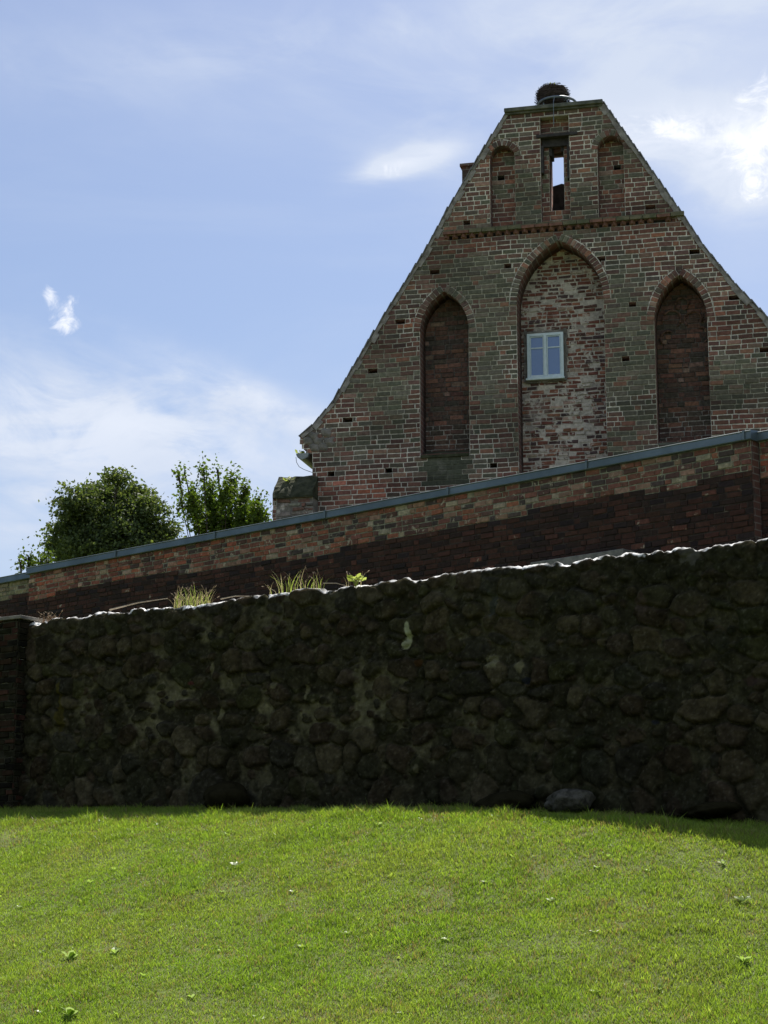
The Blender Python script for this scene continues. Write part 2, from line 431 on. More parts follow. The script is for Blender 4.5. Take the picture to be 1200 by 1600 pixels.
def slab(polys, y0, y1, name, mat, parent, holes=()):
    """flat slab in (x,z) with holes, by filled curve"""
    cu = bpy.data.curves.new(name, 'CURVE'); cu.dimensions = '2D'; cu.fill_mode = 'BOTH'; cu.extrude = (y1 - y0) / 2
    for P in list(polys) + list(holes):
        sp = cu.splines.new('POLY'); sp.points.add(len(P) - 1)
        for i, (x, z) in enumerate(P): sp.points[i].co = (x, z, 0, 1)
        sp.use_cyclic_u = True
    o = bpy.data.objects.new(name, cu); COL.objects.link(o)
    bpy.context.view_layer.update()
    me = bpy.data.meshes.new_from_object(o.evaluated_get(bpy.context.evaluated_depsgraph_get()))
    bpy.data.objects.remove(o); bpy.data.curves.remove(cu)
    me.transform(Matrix(((1, 0, 0, 0), (0, 0, -1, (y0 + y1) / 2), (0, 1, 0, 0), (0, 0, 0, 1))))
    bm = bmesh.new(); bm.from_mesh(me); bmesh.ops.remove_doubles(bm, verts=bm.verts, dist=1e-5)
    bmesh.ops.recalc_face_normals(bm, faces=bm.faces); bm.to_mesh(me); bm.free()
    me.name = name; me.materials.clear(); me.materials.append(mat)
    return link(name, me, parent)
def join_into(dst, src):
    """merge src mesh into dst (same local frame), keep materials"""
    bm = bmesh.new(); bm.from_mesh(dst.data)
    off = len(dst.data.materials)
    for m in src.data.materials: dst.data.materials.append(m)
    n0 = len(bm.faces); bm.from_mesh(src.data); bm.faces.ensure_lookup_table()
    for f in bm.faces[n0:]: f.material_index += off
    bm.to_mesh(dst.data); bm.free(); bpy.data.objects.remove(src)

def arch_pts(x0, x1, zs, za, n=14):
    w_, r_ = x1 - x0, za - zs
    c = (w_ * w_ / 4 + r_ * r_) / w_
    a = math.atan2(r_, c - w_ / 2)
    L = [(x0 + c - c * math.cos(a * i / n), zs + c * math.sin(a * i / n)) for i in range(n + 1)]
    Rr = [(x1 - (p[0] - x0), p[1]) for p in L[::-1]]
    return L, Rr
def arch_poly(x0, x1, zb, zs, za, grow=0.0):
    L, Rr = arch_pts(x0 - grow, x1 + grow, zs, za + grow * 1.25)
    base = [(x1, zb), (x0, zb)]
    if grow: base = [(x1, zs), (x1, zb), (x0, zb), (x0, zs)]
    return base + L + Rr[1:]

# ================================================================== THE CHURCH GABLE
church = tag(empty('church', (GP.o.x, GP.o.y, 0), -GP.th), 'ruined medieval red brick church with tall pointed niches in its high gable', 'church')
g = lambda x, y: GP.hit(x, y)
BH = .0955
axis = g(866, 300)[0]
zt = g(866, 168)[1]
rakeL = [g(*p) for p in ((791, 176), (768, 212), (737, 264), (700, 326), (660, 399), (602, 490), (551, 575), (520, 628), (487, 666), (469, 680), (468, 690), (473, 701), (488, 709))]
rakeR = [g(*p) for p in ((944, 162), (1000, 240), (1060, 325), (1100, 385), (1150, 445), (1200, 497), (1250, 558), (1300, 628), (1345, 688), (1345, 700), (1330, 712))]
xl = rakeL[-1][0]; xr = rakeR[-1][0]; ZB = 4.6
outline = [(xl, ZB)] + [tuple(p) for p in rakeL[::-1]] + [tuple(p) for p in rakeR] + [(xr, ZB)]
outline[len(rakeL)] = (rakeL[0][0], zt); outline[len(rakeL) + 1] = (rakeR[0][0], zt)
# niches
def nich(xa, xb, yb, ys, ya, xm):
    return g(xa, ys)[0], g(xb, ys)[0], g(xm, yb)[1], g(xm, ys)[1], g(xm, ya)[1]
NC = nich(807, 943, 830, 472, 376, 873)
NL = nich(656, 732, 708, 516, 455, 693)
NR = nich(1022, 1105, 688, 498, 429, 1063)
UL = nich(765, 804, 361, 246, 227, 784)
UR = nich(933, 974, 346, 232, 212, 953)
cornz = g(870, 352)[1]
def rect(x0, x1, z0, z1): return [(x0, z0), (x1, z0), (x1, z1), (x0, z1)]
a_, b_ = g(845, 270)[0], g(890, 270)[0]
TR = (a_, b_, ZB + round((cornz - ZB) / BH) * BH + BH + .003, g(868, 180)[1])
cz0_ = ZB + round((cornz - ZB) / BH) * BH
UL = (UL[0], UL[1], cz0_ + BH + .003, UL[3], UL[4]); UR = (UR[0], UR[1], cz0_ + BH + .003, UR[3], UR[4])
HOLES = []
for px, py in ((779, 268), (962, 253), (729, 341), (1016, 320), (679, 420), (793, 411), (940, 400), (1085, 390), (625, 497), (988, 473), (1147, 464),
               (582, 576), (977, 553), (1195, 542), (543, 654), (517, 733), (607, 730), (771, 722)):
    u, z = g(px, py); hw = .10 if px in (679, 625, 1085, 1147, 1016, 1195, 582, 543) else .07
    k = round((z - ZB) / BH); HOLES.append((u - hw, u + hw, ZB + k * BH - BH / 2 - .04, ZB + k * BH + BH / 2))
HOLES = [(a, b, ZB + math.floor((c - ZB) / BH + .5) * BH - .012, ZB + math.floor((c - ZB) / BH + .5) * BH + BH) for a, b, c, d in HOLES]
cz0 = ZB + round((cornz - ZB) / BH) * BH      # frieze course
arches = [NC, NL, NR]; ups = [UL, UR]
front_holes = [arch_poly(*n) for n in arches + ups] + [rect(*TR)]
put_front = [h for h in HOLES if not any(n[0] < (h[0] + h[1]) / 2 < n[1] and h[2] > n[2] and h[2] < n[4] for n in ups)]
put_up = [h for h in HOLES if h not in put_front]
ringh = [arch_poly(n[0], n[1], n[2], n[3], n[4], .145) for n in arches] + [arch_poly(n[0], n[1], n[2], n[3], n[4], .125) for n in ups] + [rect(*TR)]
xa = g(697, 370)[0]; xb = g(1050, 343)[0]
frieze = rect(xa, xb, cz0 - BH, cz0)
gx = lambda px, py, sx, sy, k: (*g(px, py), sx / 85, sy / 85, k)
GREEN = [gx(*q) for q in ((825, 305, 22, 55, 1.1), (907, 300, 22, 50, .6), (760, 430, 55, 50, .75), (985, 430, 50, 55, .8), (768, 570, 40, 130, 1.05), (984, 560, 38, 130, 1.1),
          (600, 600, 55, 60, .8), (690, 400, 60, 40, .55), (1150, 600, 70, 70, .75), (692, 733, 40, 28, 2.2), (870, 366, 60, 14, 1.2), (930, 352, 120, 12, 1.0), (810, 690, 20, 60, .2), (870, 480, 40, 60, .25), (560, 690, 40, 20, .5))]
RED = [gx(*q) for q in ((560, 765, 90, 30, 1.4), (1120, 500, 60, 60, .7), (1020, 355, 80, 25, 1.0), (640, 510, 20, 20, 1.2), (735, 385, 60, 16, 1.1), (740, 470, 30, 60, .25), (960, 300, 50, 60, .45), (970, 660, 30, 20, .8), (1150, 655, 60, 14, 1.2), (1010, 415, 60, 25, .5))]
def zone(u, z, Z):
    s = 0
    for cx, cz, sx, sz, k in Z: s = s + k * np.exp(-((u - cx) / sx) ** 2 - ((z - cz) / sz) ** 2)
    return s
T_RED = [(3, (.175, .085, .064)), (2.4, (.14, .072, .058)), (.8, (.26, .12, .08)), (1.8, (.115, .064, .054)), (1.6, (.17, .10, .08)), (.8, (.25, .15, .115)), (1.5, (.10, .082, .066))]
T_GRN = [(3, (.125, .116, .086)), (2.2, (.100, .097, .070)), (2.4, (.150, .126, .098)), (1.3, (.17, .115, .085)), (.5, (.24, .115, .075))]
def gable_cols(u, z, n):
    rg = np.random.default_rng(11)
    gm = zone(u, z, GREEN) * .9 + (fbm(u * .9, z * .9, 3) - .5) * 1.5 + .06 - zone(u, z, RED) * .8
    isg = rg.uniform(0, 1, n) < np.clip((gm - .05) * 1.5, 0, .94)
    bc = np.where(isg[:, None], pick(n, T_GRN, rg), pick(n, T_RED, rg))
    rd = np.clip(zone(u, z, RED) - .35, 0, 1)[:, None]
    bc = bc * (1 + rd * np.array([.5, .12, .0]))
    gr = np.clip(gm, 0, 1)[:, None]
    bc = bc * (1 - .25 * gr) + np.array([.085, .09, .062]) * .25 * gr
    lime = np.array([.50, .47, .41]) * rg.uniform(.8, 1.15, (n, 1))
    old = np.array([.22, .21, .16]) * rg.uniform(.8, 1.2, (n, 1))
    f = np.clip((fbm(u * 1.1 + 40, z * 1.1, 9) - .42) * 5 - gr[:, 0] * 1.9 + .75, 0.05, 1)[:, None]
    mc = lime * f + old * (1 - f)
    pn_ = ((u > NL[0] + .05) & (u < NL[1] - .05) & (z < NL[2] - .02) & (z > g(690, 757)[1]))[:, None]
    bc = np.where(pn_, np.array([.068, .074, .052]) * rg.uniform(.85, 1.15, (n, 1)), bc); mc = np.where(pn_, np.array([.085, .09, .065]), mc)
    lum = bc.mean(1, keepdims=True); sootk = np.clip((fbm(u * .8 + 11, z * 1.3, 52) - .48) * 4, 0, 1)[:, None] * .38; bc = (bc * .93 + lum * np.array([1.08, 1.0, .9]) * .07) * 1.02 * (1 - sootk) * (.82 + .36 * fbm(u * 1.7, z * 1.7, 77))[:, None]
    return bc, mc * (1.2 - sootk * .9)
bk = Bricks()
bk.course([outline] + ringh + [rect(*h) for h in put_front], ZB, zt - .04, BH, seed=5, gap=.015, holes=[(xa, xb, cz0 - BH, cz0)])
bk.q = [q for q in bk.q if True]
for i, n in enumerate(arches + ups):
    L, Rr = arch_pts(n[0], n[1], n[3], n[4])
    bk.ring([(L[0][0], L[0][1] - .0)] + L[1:], .135 if i < 3 else .12, seed=20 + i)
    bk.ring(Rr, .135 if i < 3 else .12, seed=40 + i)
gw = link('gable_wall', bk.mesh('gable_wall', gable_cols, [M_BRICK]), church)
fh = front_holes + [rect(h[0], h[1], h[2], h[3]) for h in put_front] + [rect(xa, xb, cz0 - BH + .001, cz0 - .001)]
inset = [(x + (.02 if x < axis else -.02), z - (.02 if z > ZB + 1 else 0)) for x, z in outline]
# the frieze hole may not cross niche holes: cut it into pieces between them
fr = sorted([(UL[0], UL[1]), (UR[0], UR[1]), (TR[0], TR[1])])
join_into(gw, slab([inset], .012, .56, 'core', M_JAMB, church, [p for p in front_holes] + [rect(h[0], h[1], h[2], h[3]) for h in put_front] + [rect(xa, xb, cz0 - BH + .002, cz0 - .002)]))
s = MB(); s.box(xa - .05, xb + .02, .10, .14, cz0 - BH - .02, cz0 + .02); join_into(gw, s.build('frieze_back', M_TIMBER, church))  # dark-coloured backing deepens the shade in the gaps between the teeth
# solid rear leaf with the slit through it
sx0, sx1 = g(857, 270)[0], g(879, 270)[0]; sz0, sz1 = g(870, 327)[1], g(870, 222)[1]
slit = rect(sx0, sx1, sz0, sz1)
join_into(gw, slab([inset], .575, .80, 'rear', M_JAMB, church, [rect(sx0 - .16, sx1 + .03, sz0, sz1)]))
# string course: ledge of brick on a row of little corner bricks
cb = MB()
u = xa
rgc = random.Random(4)
inside = lambda x, pad=0: any(n[0] - pad < x < n[1] + pad for n in (TR,))
mcor = Bricks()
k = 0
while u < xb:
    if rgc.random() > .05:
        z1 = cz0 - .004; z0 = z1 - BH * rgc.uniform(.8, .98); d = .062; hw = .058
        cb.add([(u - hw, .03, z0), (u, -d, z0 + .02), (u + hw, .03, z0), (u - hw, .03, z1), (u, -d, z1), (u + hw, .03, z1)], [(0, 1, 4, 3), (1, 2, 5, 4), (3, 4, 5), (2, 1, 0)])
    u += .172
u = xa - .05
while u < xb + .05:
    ln = .26 * rgc.uniform(.95, 1.05); p = rgc.uniform(-.006, .006)
    cb.box(u + .006, u + ln - .006, -.07 + p, .05, cz0 + .001, cz0 + BH * .62 + rgc.uniform(-.005, .003), 1 if rgc.random() < .6 else 0)
    cb.box(u + .006, u + ln - .006, -.035 + p, .04, cz0 + BH * .64, cz0 + BH * 1.0, 1)
    u += ln
cb.build('string_course', [flat_mat('course_brick', (.12, .065, .05), (.22, .11, .08), 9, .95, bump=.8), flat_mat('course_brick_mossy', (.08, .085, .05), (.16, .14, .09), 8, .95, bump=.8)], church)

# niche backs
def niche_cols(kind):
    def f(u, z, n):
        rg = np.random.default_rng(23)
        if kind == 'lime':
            T = [(3, (.15, .06, .045)), (2, (.10, .05, .04)), (1.3, (.07, .045, .045)), (1, (.22, .10, .065)), (.5, (.3, .22, .17))]
            bc = pick(n, T, rg); m = np.array([.42, .38, .33]) * rg.uniform(.7, 1.15, (n, 1))
            u1, zz = g(905, 640); s = np.exp(-((u - u1) / .10) ** 2) * ((z < g(905, 575)[1]) & (z > g(905, 690)[1]))
            k = rg.uniform(0, 1, n) < s * 1.1
            bc = np.where(k[:, None], np.array([.40, .36, .32]), bc)
        elif kind == 'soot':
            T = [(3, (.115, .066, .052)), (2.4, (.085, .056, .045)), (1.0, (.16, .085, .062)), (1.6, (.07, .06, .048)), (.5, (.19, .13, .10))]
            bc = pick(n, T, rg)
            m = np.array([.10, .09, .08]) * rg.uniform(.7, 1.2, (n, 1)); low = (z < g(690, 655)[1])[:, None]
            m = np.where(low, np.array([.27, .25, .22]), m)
        else:
            T = [(3, (.17, .08, .06)), (2, (.13, .068, .055)), (1.0, (.25, .12, .08)), (1.4, (.115, .11, .08)), (.6, (.27, .19, .15))]
            bc = pick(n, T, rg); m = np.array([.42, .39, .33]) * rg.uniform(.7, 1.1, (n, 1))
        return bc, m
    return f
for n, dp, kd, mt in ((NC, .52, 'lime', M_BRICK_LIME), (NL, .50, 'soot', M_BRICK_SOOT), (NR, .50, 'soot', M_BRICK_SOOT), (UL, .26, 'up', M_BRICK), (UR, .26, 'up', M_BRICK)):
    b = Bricks(); P = arch_poly(n[0] - .02, n[1] + .02, n[2] - .02, n[3], n[4] + .02)
    if kd == 'lime':
        wx0, wx1 = g(820, 560)[0] + .12, g(884, 560)[0] + .16; wz0, wz1 = g(850, 594)[1], g(850, 514)[1]
        b.course([P], n[2], n[4] + .1, .078, L=.22, hd=.11, gap=.019, seed=9, y=dp, jit=.010, rough=.014, lenvar=.25)
    else:
        b.course([P] + [rect(*h) for h in put_up if n[0] < h[0] < n[1]], n[2], n[4] + .1, BH, seed=9, y=dp, jit=.006, rough=.008 if kd == 'soot' else .004)
    nb = link('niche', b.mesh('niche', niche_cols(kd), [mt]), church)
    if kd == 'up': join_into(nb, slab([P], dp + .02, .57, 'fill', M_TIMBER, church, [rect(*h) for h in put_up if P[0][0] > h[0] > P[1][0]]))
# sloping sill below the left niche and recess dressing at the top
s = MB(); s.add([(NL[0] + .01, -.03, NL[2] - .03), (NL[1] - .01, -.03, NL[2] - .03), (NL[1] - .01, .5, NL[2] + .16), (NL[0] + .01, .5, NL[2] + .16), (NL[0] + .01, -.03, NL[2] - .08), (NL[1] - .01, -.03, NL[2] - .08), (NL[1] - .01, .5, NL[2] - .08), (NL[0] + .01, .5, NL[2] - .08)],
      [(0, 1, 2, 3), (7, 6, 5, 4), (0, 4, 5, 1), (1, 5, 6, 2), (2, 6, 7, 3), (3, 7, 4, 0)]); s.build('sill', M_MOSS, church)
s = MB(); s.add([(NR[0] + .01, -.01, NR[2] - .03), (NR[1] - .01, -.01, NR[2] - .03), (NR[1] - .01, .5, NR[2] + .1), (NR[0] + .01, .5, NR[2] + .1), (NR[0] + .01, -.01, NR[2] - .08), (NR[1] - .01, -.01, NR[2] - .08), (NR[1] - .01, .5, NR[2] - .08), (NR[0] + .01, .5, NR[2] - .08)],
      [(0, 1, 2, 3), (7, 6, 5, 4), (0, 4, 5, 1), (1, 5, 6, 2), (2, 6, 7, 3), (3, 7, 4, 0)]); s.build('sill', M_COPING, church)
# recess with the slit window
b = Bricks(); P = rect(TR[0] - .01, TR[1] + .01, TR[2], TR[3] + .02)
b.course([P, rect(sx0 - .005, sx1 + .005, sz0, sz1)], TR[2], TR[3], BH, L=.25, seed=14, y=.16, holes=())
rec = link('slit_recess', b.mesh('slit_recess', niche_cols('up'), [M_BRICK]), church)
join_into(rec, slab([P], .18, .57, 'fill', M_JAMB, church, [slit]))
s = MB(); lz = g(868, 211)[1]
s.box(g(838, 210)[0], g(902, 210)[0], -.03, .155, lz - .035, lz + .03)
s.box(TR[0] + .01, TR[1] - .01, .10, .158, lz - .19, lz - .037)
s.box(sx0 - .02, sx0 + .05, .17, .5, sz1 - .20, sz1 - .002); s.box(sx1 - .05, sx1 + .02, .17, .5, sz1 - .13, sz1 - .001)
s.box(TR[0] + .002, TR[0] + .05, .02, .158, lz - .75, lz - .19); s.box(TR[1] - .05, TR[1] - .002, .02, .158, lz - .9, lz - .19)
s.build('lintel', M_TIMBER, church, bevel=.006)
s = MB(); s.box(TR[0] + .01, TR[1] - .01, -.015, .15, TR[3] - .025, TR[3] - .002); s.build('lintel', flat_mat('pale_slab', (.22, .2, .17), (.32, .29, .25), 9), church)
s = MB(); s.prism([(sx0 - .3, sz0 - .1), (sx1 + .2, sz0 - .1), (sx1 + .2, GP.hit(870, 298, .9)[1]), ((sx0 + sx1) / 2, GP.hit(870, 289, .9)[1]), (sx0 - .3, GP.hit(870, 297, .9)[1])], .85, .92); s.build('shutter', M_TIMBER, church)

# coping on the flat top and tiles up both verges
s = MB(); s.box(rakeL[0][0] - .03, rakeR[0][0] - .02, -.10, 1.05, zt - .035, zt + .045)
s.box(rakeL[0][0] - .02, rakeR[0][0] - .04, -.05, 1.0, zt - .075, zt - .037); s.build('coping', M_COPING, church, bevel=.012)
s = MB()
def verge(pts, side, rg=random.Random(8)):
    P = [Vector((p[0], 0, p[1])) for p in pts]; 
    for i in range(len(P) - 1):
        a, b = P[i], P[i + 1]; L = (b - a).length; n = max(1, int(L / .2)); d = (b - a) / L
        up = Vector((-d.z, 0, d.x));  up = up if up.x * side < 0 else -up
        up = Vector((up.x, 0, up.z))
        if up.z < 0: up = -up
        for k in range(n):
            c = a + d * L * (k + .5) / n; hl = L / n * .62
            M = Matrix.Translation(c + Vector((0, 0, 0))) @ Matrix(((d.x, 0, up.x, 0), (0, 1, 0, 0), (d.z, 0, up.z, 0), (0, 0, 0, 1))) @ Matrix.Rotation(rg.uniform(.05, .10), 4, 'Y')
            s.box(-hl, hl, -.03 + rg.uniform(-.02, .02), 1.0, -.008, .010 + rg.uniform(0, .006), 0, M)
            # lime fillet under the tile
            M2 = Matrix.Translation(c) @ Matrix(((d.x, 0, up.x, 0), (0, 1, 0, 0), (d.z, 0, up.z, 0), (0, 0, 0, 1)))
            s.box(-L / n * .5, L / n * .5, -.012 - rg.uniform(0, .012), .02, -.06 - rg.uniform(0, .07), -.013, 1, M2)
m_fil = flat_mat('lime_fillet', (.14, .125, .115), (.30, .28, .26), 7, .95, bump=.9)
for pts_, sg in ((rakeL[:10], 1), (rakeR[:9], -1)):
    s = MB(); verge(pts_, sg); s.build('verge_tile_edge', [M_SLATE, m_fil], church)
# crumbling render at the kneeler
rg = random.Random(3)
def lump(name, pts, r, mat, parent, seed=0, sq=(1, 1, 1), sub=2, amp=.35, freq=5):
    bm = bmesh.new()
    for (x, y, z) in pts:
        m = bmesh.ops.create_icosphere(bm, subdivisions=sub, radius=r)
        for v in m['verts']:
            c = v.co.copy(); nn = float(fbm(np.array([c.x * freq + seed + x]), np.array([c.z * freq + c.y * freq * .7 + seed]), seed)[0]) - .5
            v.co = Vector((c.x * sq[0], c.y * sq[1], c.z * sq[2])) * (1 + amp * 2 * nn) + Vector((x, y, z))
    me = bpy.data.meshes.new(name); bm.to_mesh(me); bm.free(); me.materials.append(mat)
    for p in me.polygons: p.use_smooth = True
    return link(name, me, parent)
kz = [g(476, 690), g(484, 682), g(492, 690), g(486, 700), g(500, 698), g(510, 690), g(505, 676)]
lump('kneeler', [(p[0] + .08, .085, p[1]) for p in kz], .13, M_PLASTER, church, 5, (1.1, .8, .85), 4, .75, 8)

# church body behind the gable: side walls, roof, chimney
s = MB(); wl, wr = xl + .25, xr - .25
ev = g(487, 712)[1]
s.box(wl, wl + .8, .95, 22, ZB - 1.5, ev); s.box(wr - .8, wr, .95, 22, ZB - 1.5, ev); s.box(wl, wr, 21.2, 22, ZB - 1.5, ev)
s.build('side_wall', M_JAMB, church)
rz = g(871, 291)[1] + .2
s = MB(); mid = (sx0 + sx1) / 2
s.add([(wl - .45, .96, ev - .25), (mid, .96, rz), (wr + .45, .96, ev - .25), (wl - .45, 22.3, ev - .25), (mid, 22.3, rz), (wr + .45, 22.3, ev - .25)], [(0, 3, 4, 1), (1, 4, 5, 2), (3, 5, 4), (0, 1, 2), (0, 2, 5, 3)])
roof = s.build('roof', M_TILE, church)
cu_, cz_ = GP.hit(727, 262, 1.6)
ch = MB(); ch.box(cu_ - .03, cu_ + .62, 1.4, 1.9, ev + 2, cz_ - .06); ch.box(cu_ - .07, cu_ + .66, 1.36, 1.94, cz_ - .06, cz_)
ch.build('chimney', M_JAMB, roof)

# window in the tall middle niche
wy = .47
win = empty('window'); win.parent = church
X0, X1 = GP.hit(823.5, 555, wy)[0], GP.hit(880.5, 555, wy)[0]; Z0, Z1 = GP.hit(852, 591, wy)[1], GP.hit(852, 520, wy)[1]
s = MB(); fw = .055
s.box(X0, X0 + fw, wy, wy + .1, Z0, Z1); s.box(X1 - fw, X1, wy, wy + .1, Z0, Z1)
s.box(X0 + fw, X1 - fw, wy, wy + .1, Z1 - fw, Z1); s.box(X0 + fw, X1 - fw, wy, wy + .1, Z0, Z0 + fw)
xm = (X0 + X1) / 2; s.box(xm - .028, xm + .028, wy - .006, wy + .1, Z0 + fw, Z1 - fw)
s.build('frame', M_FRAME, win, bevel=.004)
s = MB(); s.box(X0 - .02, X1 + .02, wy - .07, wy - .002, Z0 - .035, Z0 + .004); s.build('sill', M_FRAME, win, bevel=.004)
zt_ = Z0 + (Z1 - Z0) * .68
for (a, b) in ((X0 + fw, xm - .028), (xm + .028, X1 - fw)):
    s = MB(); cw = .02; y0, y1 = wy + .015, wy + .06
    s.box(a + .004, a + cw, y0, y1, Z0 + fw + .004, Z1 - fw - .004); s.box(b - cw, b - .004, y0, y1, Z0 + fw + .004, Z1 - fw - .004)
    s.box(a + cw, b - cw, y0, y1, Z1 - fw - cw, Z1 - fw - .004); s.box(a + cw, b - cw, y0, y1, Z0 + fw + .004, Z0 + fw + cw)
    s.box(a + cw, b - cw, y0 + .004, y1, zt_ - .011, zt_ + .011)
    s.build('casement', M_FRAME, win)
    for z0, z1 in ((Z0 + fw + cw, zt_ - .011), (zt_ + .011, Z1 - fw - cw)):
        s = MB(); s.box(a + cw, b - cw, wy + .035, wy + .045, z0, z1); s.build('pane', M_GLASS, win)
# plaster band round the frame
s = MB()
for i in range(26):
    t = i / 25
    for zz in (Z0 - .05, Z1 + .015):
        s.box(X0 - .03 + (X1 - X0 + .02) * t, X0 - .03 + (X1 - X0 + .02) * t + .06, wy + .02 + rg.uniform(-.01, .01), .56, zz - rg.uniform(.0, .035), zz + rg.uniform(.015, .04))
for i in range(30):
    zz = Z0 - .05 + (Z1 - Z0 + .1) * i / 30
    s.box(X0 - rg.uniform(.04, .07), X0 - .002, wy + .025, .56, zz, zz + .06); s.box(X1 + .002, X1 + rg.uniform(.04, .08), wy + .025, .56, zz, zz + .06)
s.build('surround', M_PLASTER, win)

# faded moulded tracery scraps in the head of the right niche
s = MB(); cx = (NR[0] + NR[1]) / 2; 
for (ox, oz, r0, a0, a1) in ((-.2, .05, .17, -60, 200), (.2, .02, .16, -30, 230), (0, .34, .12, -80, 260), (-.28, -.32, .14, 60, 250), (.32, -.3, .16, -60, 120)):
    pts = [(cx + ox + r0 * math.cos(R(a)), .475, NR[3] + .1 + oz + r0 * math.sin(R(a))) for a in range(a0, a1, 18)]
    s.tube(pts, [.012 + .008 * ((i * 7) % 3) for i in range(len(pts))], 6)
s.build('tracery', flat_mat('tracery_brick', (.07, .04, .03), (.17, .1, .075), 12, .95, bump=.9), church)

# gutter stub sticking out by the left eave
gu, gz = g(463, 709)
s = MB(); n = 9; r0 = .13
for yy0, yy1, r in ((-.02, 21, r0),):
    ring0 = [(gu + .13 - r * math.cos(math.pi * k / n), yy0, gz - r * math.sin(math.pi * k / n) * .95) for k in range(n + 1)]
    ring1 = [(x, yy1, z) for x, y, z in ring0]; b0 = len(s.v)
    inn = [(gu + .13 - (r - .012) * math.cos(math.pi * k / n), yy0, gz - (r - .012) * math.sin(math.pi * k / n) * .95) for k in range(n + 1)]
    vs = ring0 + ring1 + inn + [(x, yy1, z) for x, y, z in inn]; m = n + 1
    fs = []
    for k in range(n): fs += [(k, k + 1, m + k + 1, m + k), (2 * m + k + 1, 2 * m + k, 3 * m + k, 3 * m + k + 1), (k + 1, k, 2 * m + k, 2 * m + k + 1)]
    fs.append(tuple(range(m))[::-1])
    s.add(vs, fs)
s.build('gutter', M_GUTTER, church, smooth=False)
pts = [g(462, 714), g(463, 722), g(467, 729), g(474, 733), g(482, 736), g(488, 738)]
s = MB(); s.tube([(p[0], .02, p[1]) for p in pts], .006, 5); s.build('cable', M_GUTTER, church)

# ------------------------------------------------------------------ low buttress left of the gable
bx0, bx1 = g(437, 745)[0], xl + .12
butt = tag(empty('buttress', GP.world(bx0, -.35, 0), -GP.th), 'low stub of wall with mossy sloping top at the lower left corner of the gable', 'buttress')
W_ = bx1 - bx0; t1 = g(437, 743)[1]; t2 = g(437, 782)[1]
s = MB(); 
s.prism([(-.08, ZB), (W_, ZB), (W_, t2), (-.02, t2)], 0, .9); s.build('body', M_PLASTER, butt)
bq = Bricks(); bq.course([[(-.10, ZB), (.02, ZB), (.05, t2 - .02), (-.03, t2 - .02)]], ZB, t2, .08, L=.14, hd=.10, gap=.014, seed=3, y=-.015)
def stub_cols(u, z, n):
    rg = np.random.default_rng(8); T = [(3, (.19, .175, .15)), (2, (.14, .125, .105)), (1, (.16, .09, .07)), (1, (.10, .095, .08))]
    return pick(n, T, rg), np.array([.20, .185, .16]) * rg.uniform(.7, 1.1, (n, 1))
bf = Bricks(); bf.course([[(.03, ZB), (W_, ZB), (W_, t2), (.055, t2)]], ZB, t2, .085, L=.25, hd=.13, gap=.02, seed=6, y=-.016, jit=.014, rough=.022, lenvar=.3)
link('facing', bf.mesh('facing', stub_cols, [M_BRICK_LIME]), butt)
link('quoin', bq.mesh('quoin', niche_cols('up'), [M_BRICK]), butt)
# uneven sloping cap
nx, ny = 16, 14; V = []; 
for j in range(ny):
    for i in range(nx):
        x = -.03 + (W_ + .03) * i / (nx - 1); t = j / (ny - 1)
        yy = -.06 + .55 * t; z = t2 + (t1 - t2) * min(1, t * 1.15) ** .8
        dn = float(fbm(np.array([x * 6.]), np.array([t * 5.]), 4)[0] - .5)
        V.append((x + (.02 if j in (0,) else 0), yy - abs(dn) * .08, z + dn * .06 - .02))
top = len(V)
F = [(j * nx + i, j * nx + i + 1, (j + 1) * nx + i + 1, (j + 1) * nx + i) for j in range(ny - 1) for i in range(nx - 1)]
V += [(-.03, .9, t1 - .03), (W_, .9, t1 - .03)]
V += [(V[0][0], V[0][1], t2 - .05), (V[nx - 1][0], V[nx - 1][1], t2 - .05), (-.03, .9, t2 - .05), (W_, .9, t2 - .05)]
me = bpy.data.meshes.new('cap'); F2 = F + [tuple([(ny - 1) * nx + i for i in range(nx)] + [top + 1, top])] 
F2 += [tuple([j * nx for j in range(ny)] + [top, top + 4, top + 2]), tuple([j * nx + nx - 1 for j in range(ny)][::-1] + [top + 3, top + 5, top + 1]), tuple([i for i in range(nx)] + [top + 3, top + 2])]
me.from_pydata(V, [], F2); me.materials.append(M_MOSS); link('cap', me, butt)

# ------------------------------------------------------------------ stork nest and its rack
nc = g(860, 168); rk_r = .36
rack_c = GP.world(g(866, 165)[0], .42, zt + .045)
rack = tag(empty('nest_rack', rack_c, -GP.th), 'grey iron hoop standing on the gable top and carrying the nest', 'rack')
s = MB(); N = 40
def hoop(r, z, rad, flat=1): 
    pts = [(r * math.cos(2 * math.pi * k / N), r * math.sin(2 * math.pi * k / N), z) for k in range(N + 1)]
    s.tube(pts, rad, 6)
hoop(.37, .20, .026); s.build('hoop', M_IRON, rack, True)
for k in range(4):
    s = MB(); a = R(45 + 90 * k); s.tube([(.36 * math.cos(a), .36 * math.sin(a), .2), (0, 0, .2)], .014, 6); s.build('spoke', M_IRON, rack)
for k in range(4):
    s = MB(); a = R(45 + 90 * k); s.tube([(.33 * math.cos(a), .33 * math.sin(a), -.005), (.33 * math.cos(a), .33 * math.sin(a), .2)], .014, 6); s.build('foot', M_IRON, rack)
s = MB(); s.tube([(.0, -.53, .02), (.0, -.545, -.45)], .007, 5); s.tube([(.0, -.53, .02), (0, -.37, .2)], .007, 5); s.build('rod', M_IRON, rack)
nestc = GP.world(g(859, 165)[0] , .42, zt + .235)
nest = tag(empty('nest', nestc, -GP.th), 'round dark twig stork nest on top of the gable', 'nest')
rg = random.Random(12); s = MB()
nr, nh = .29, .35
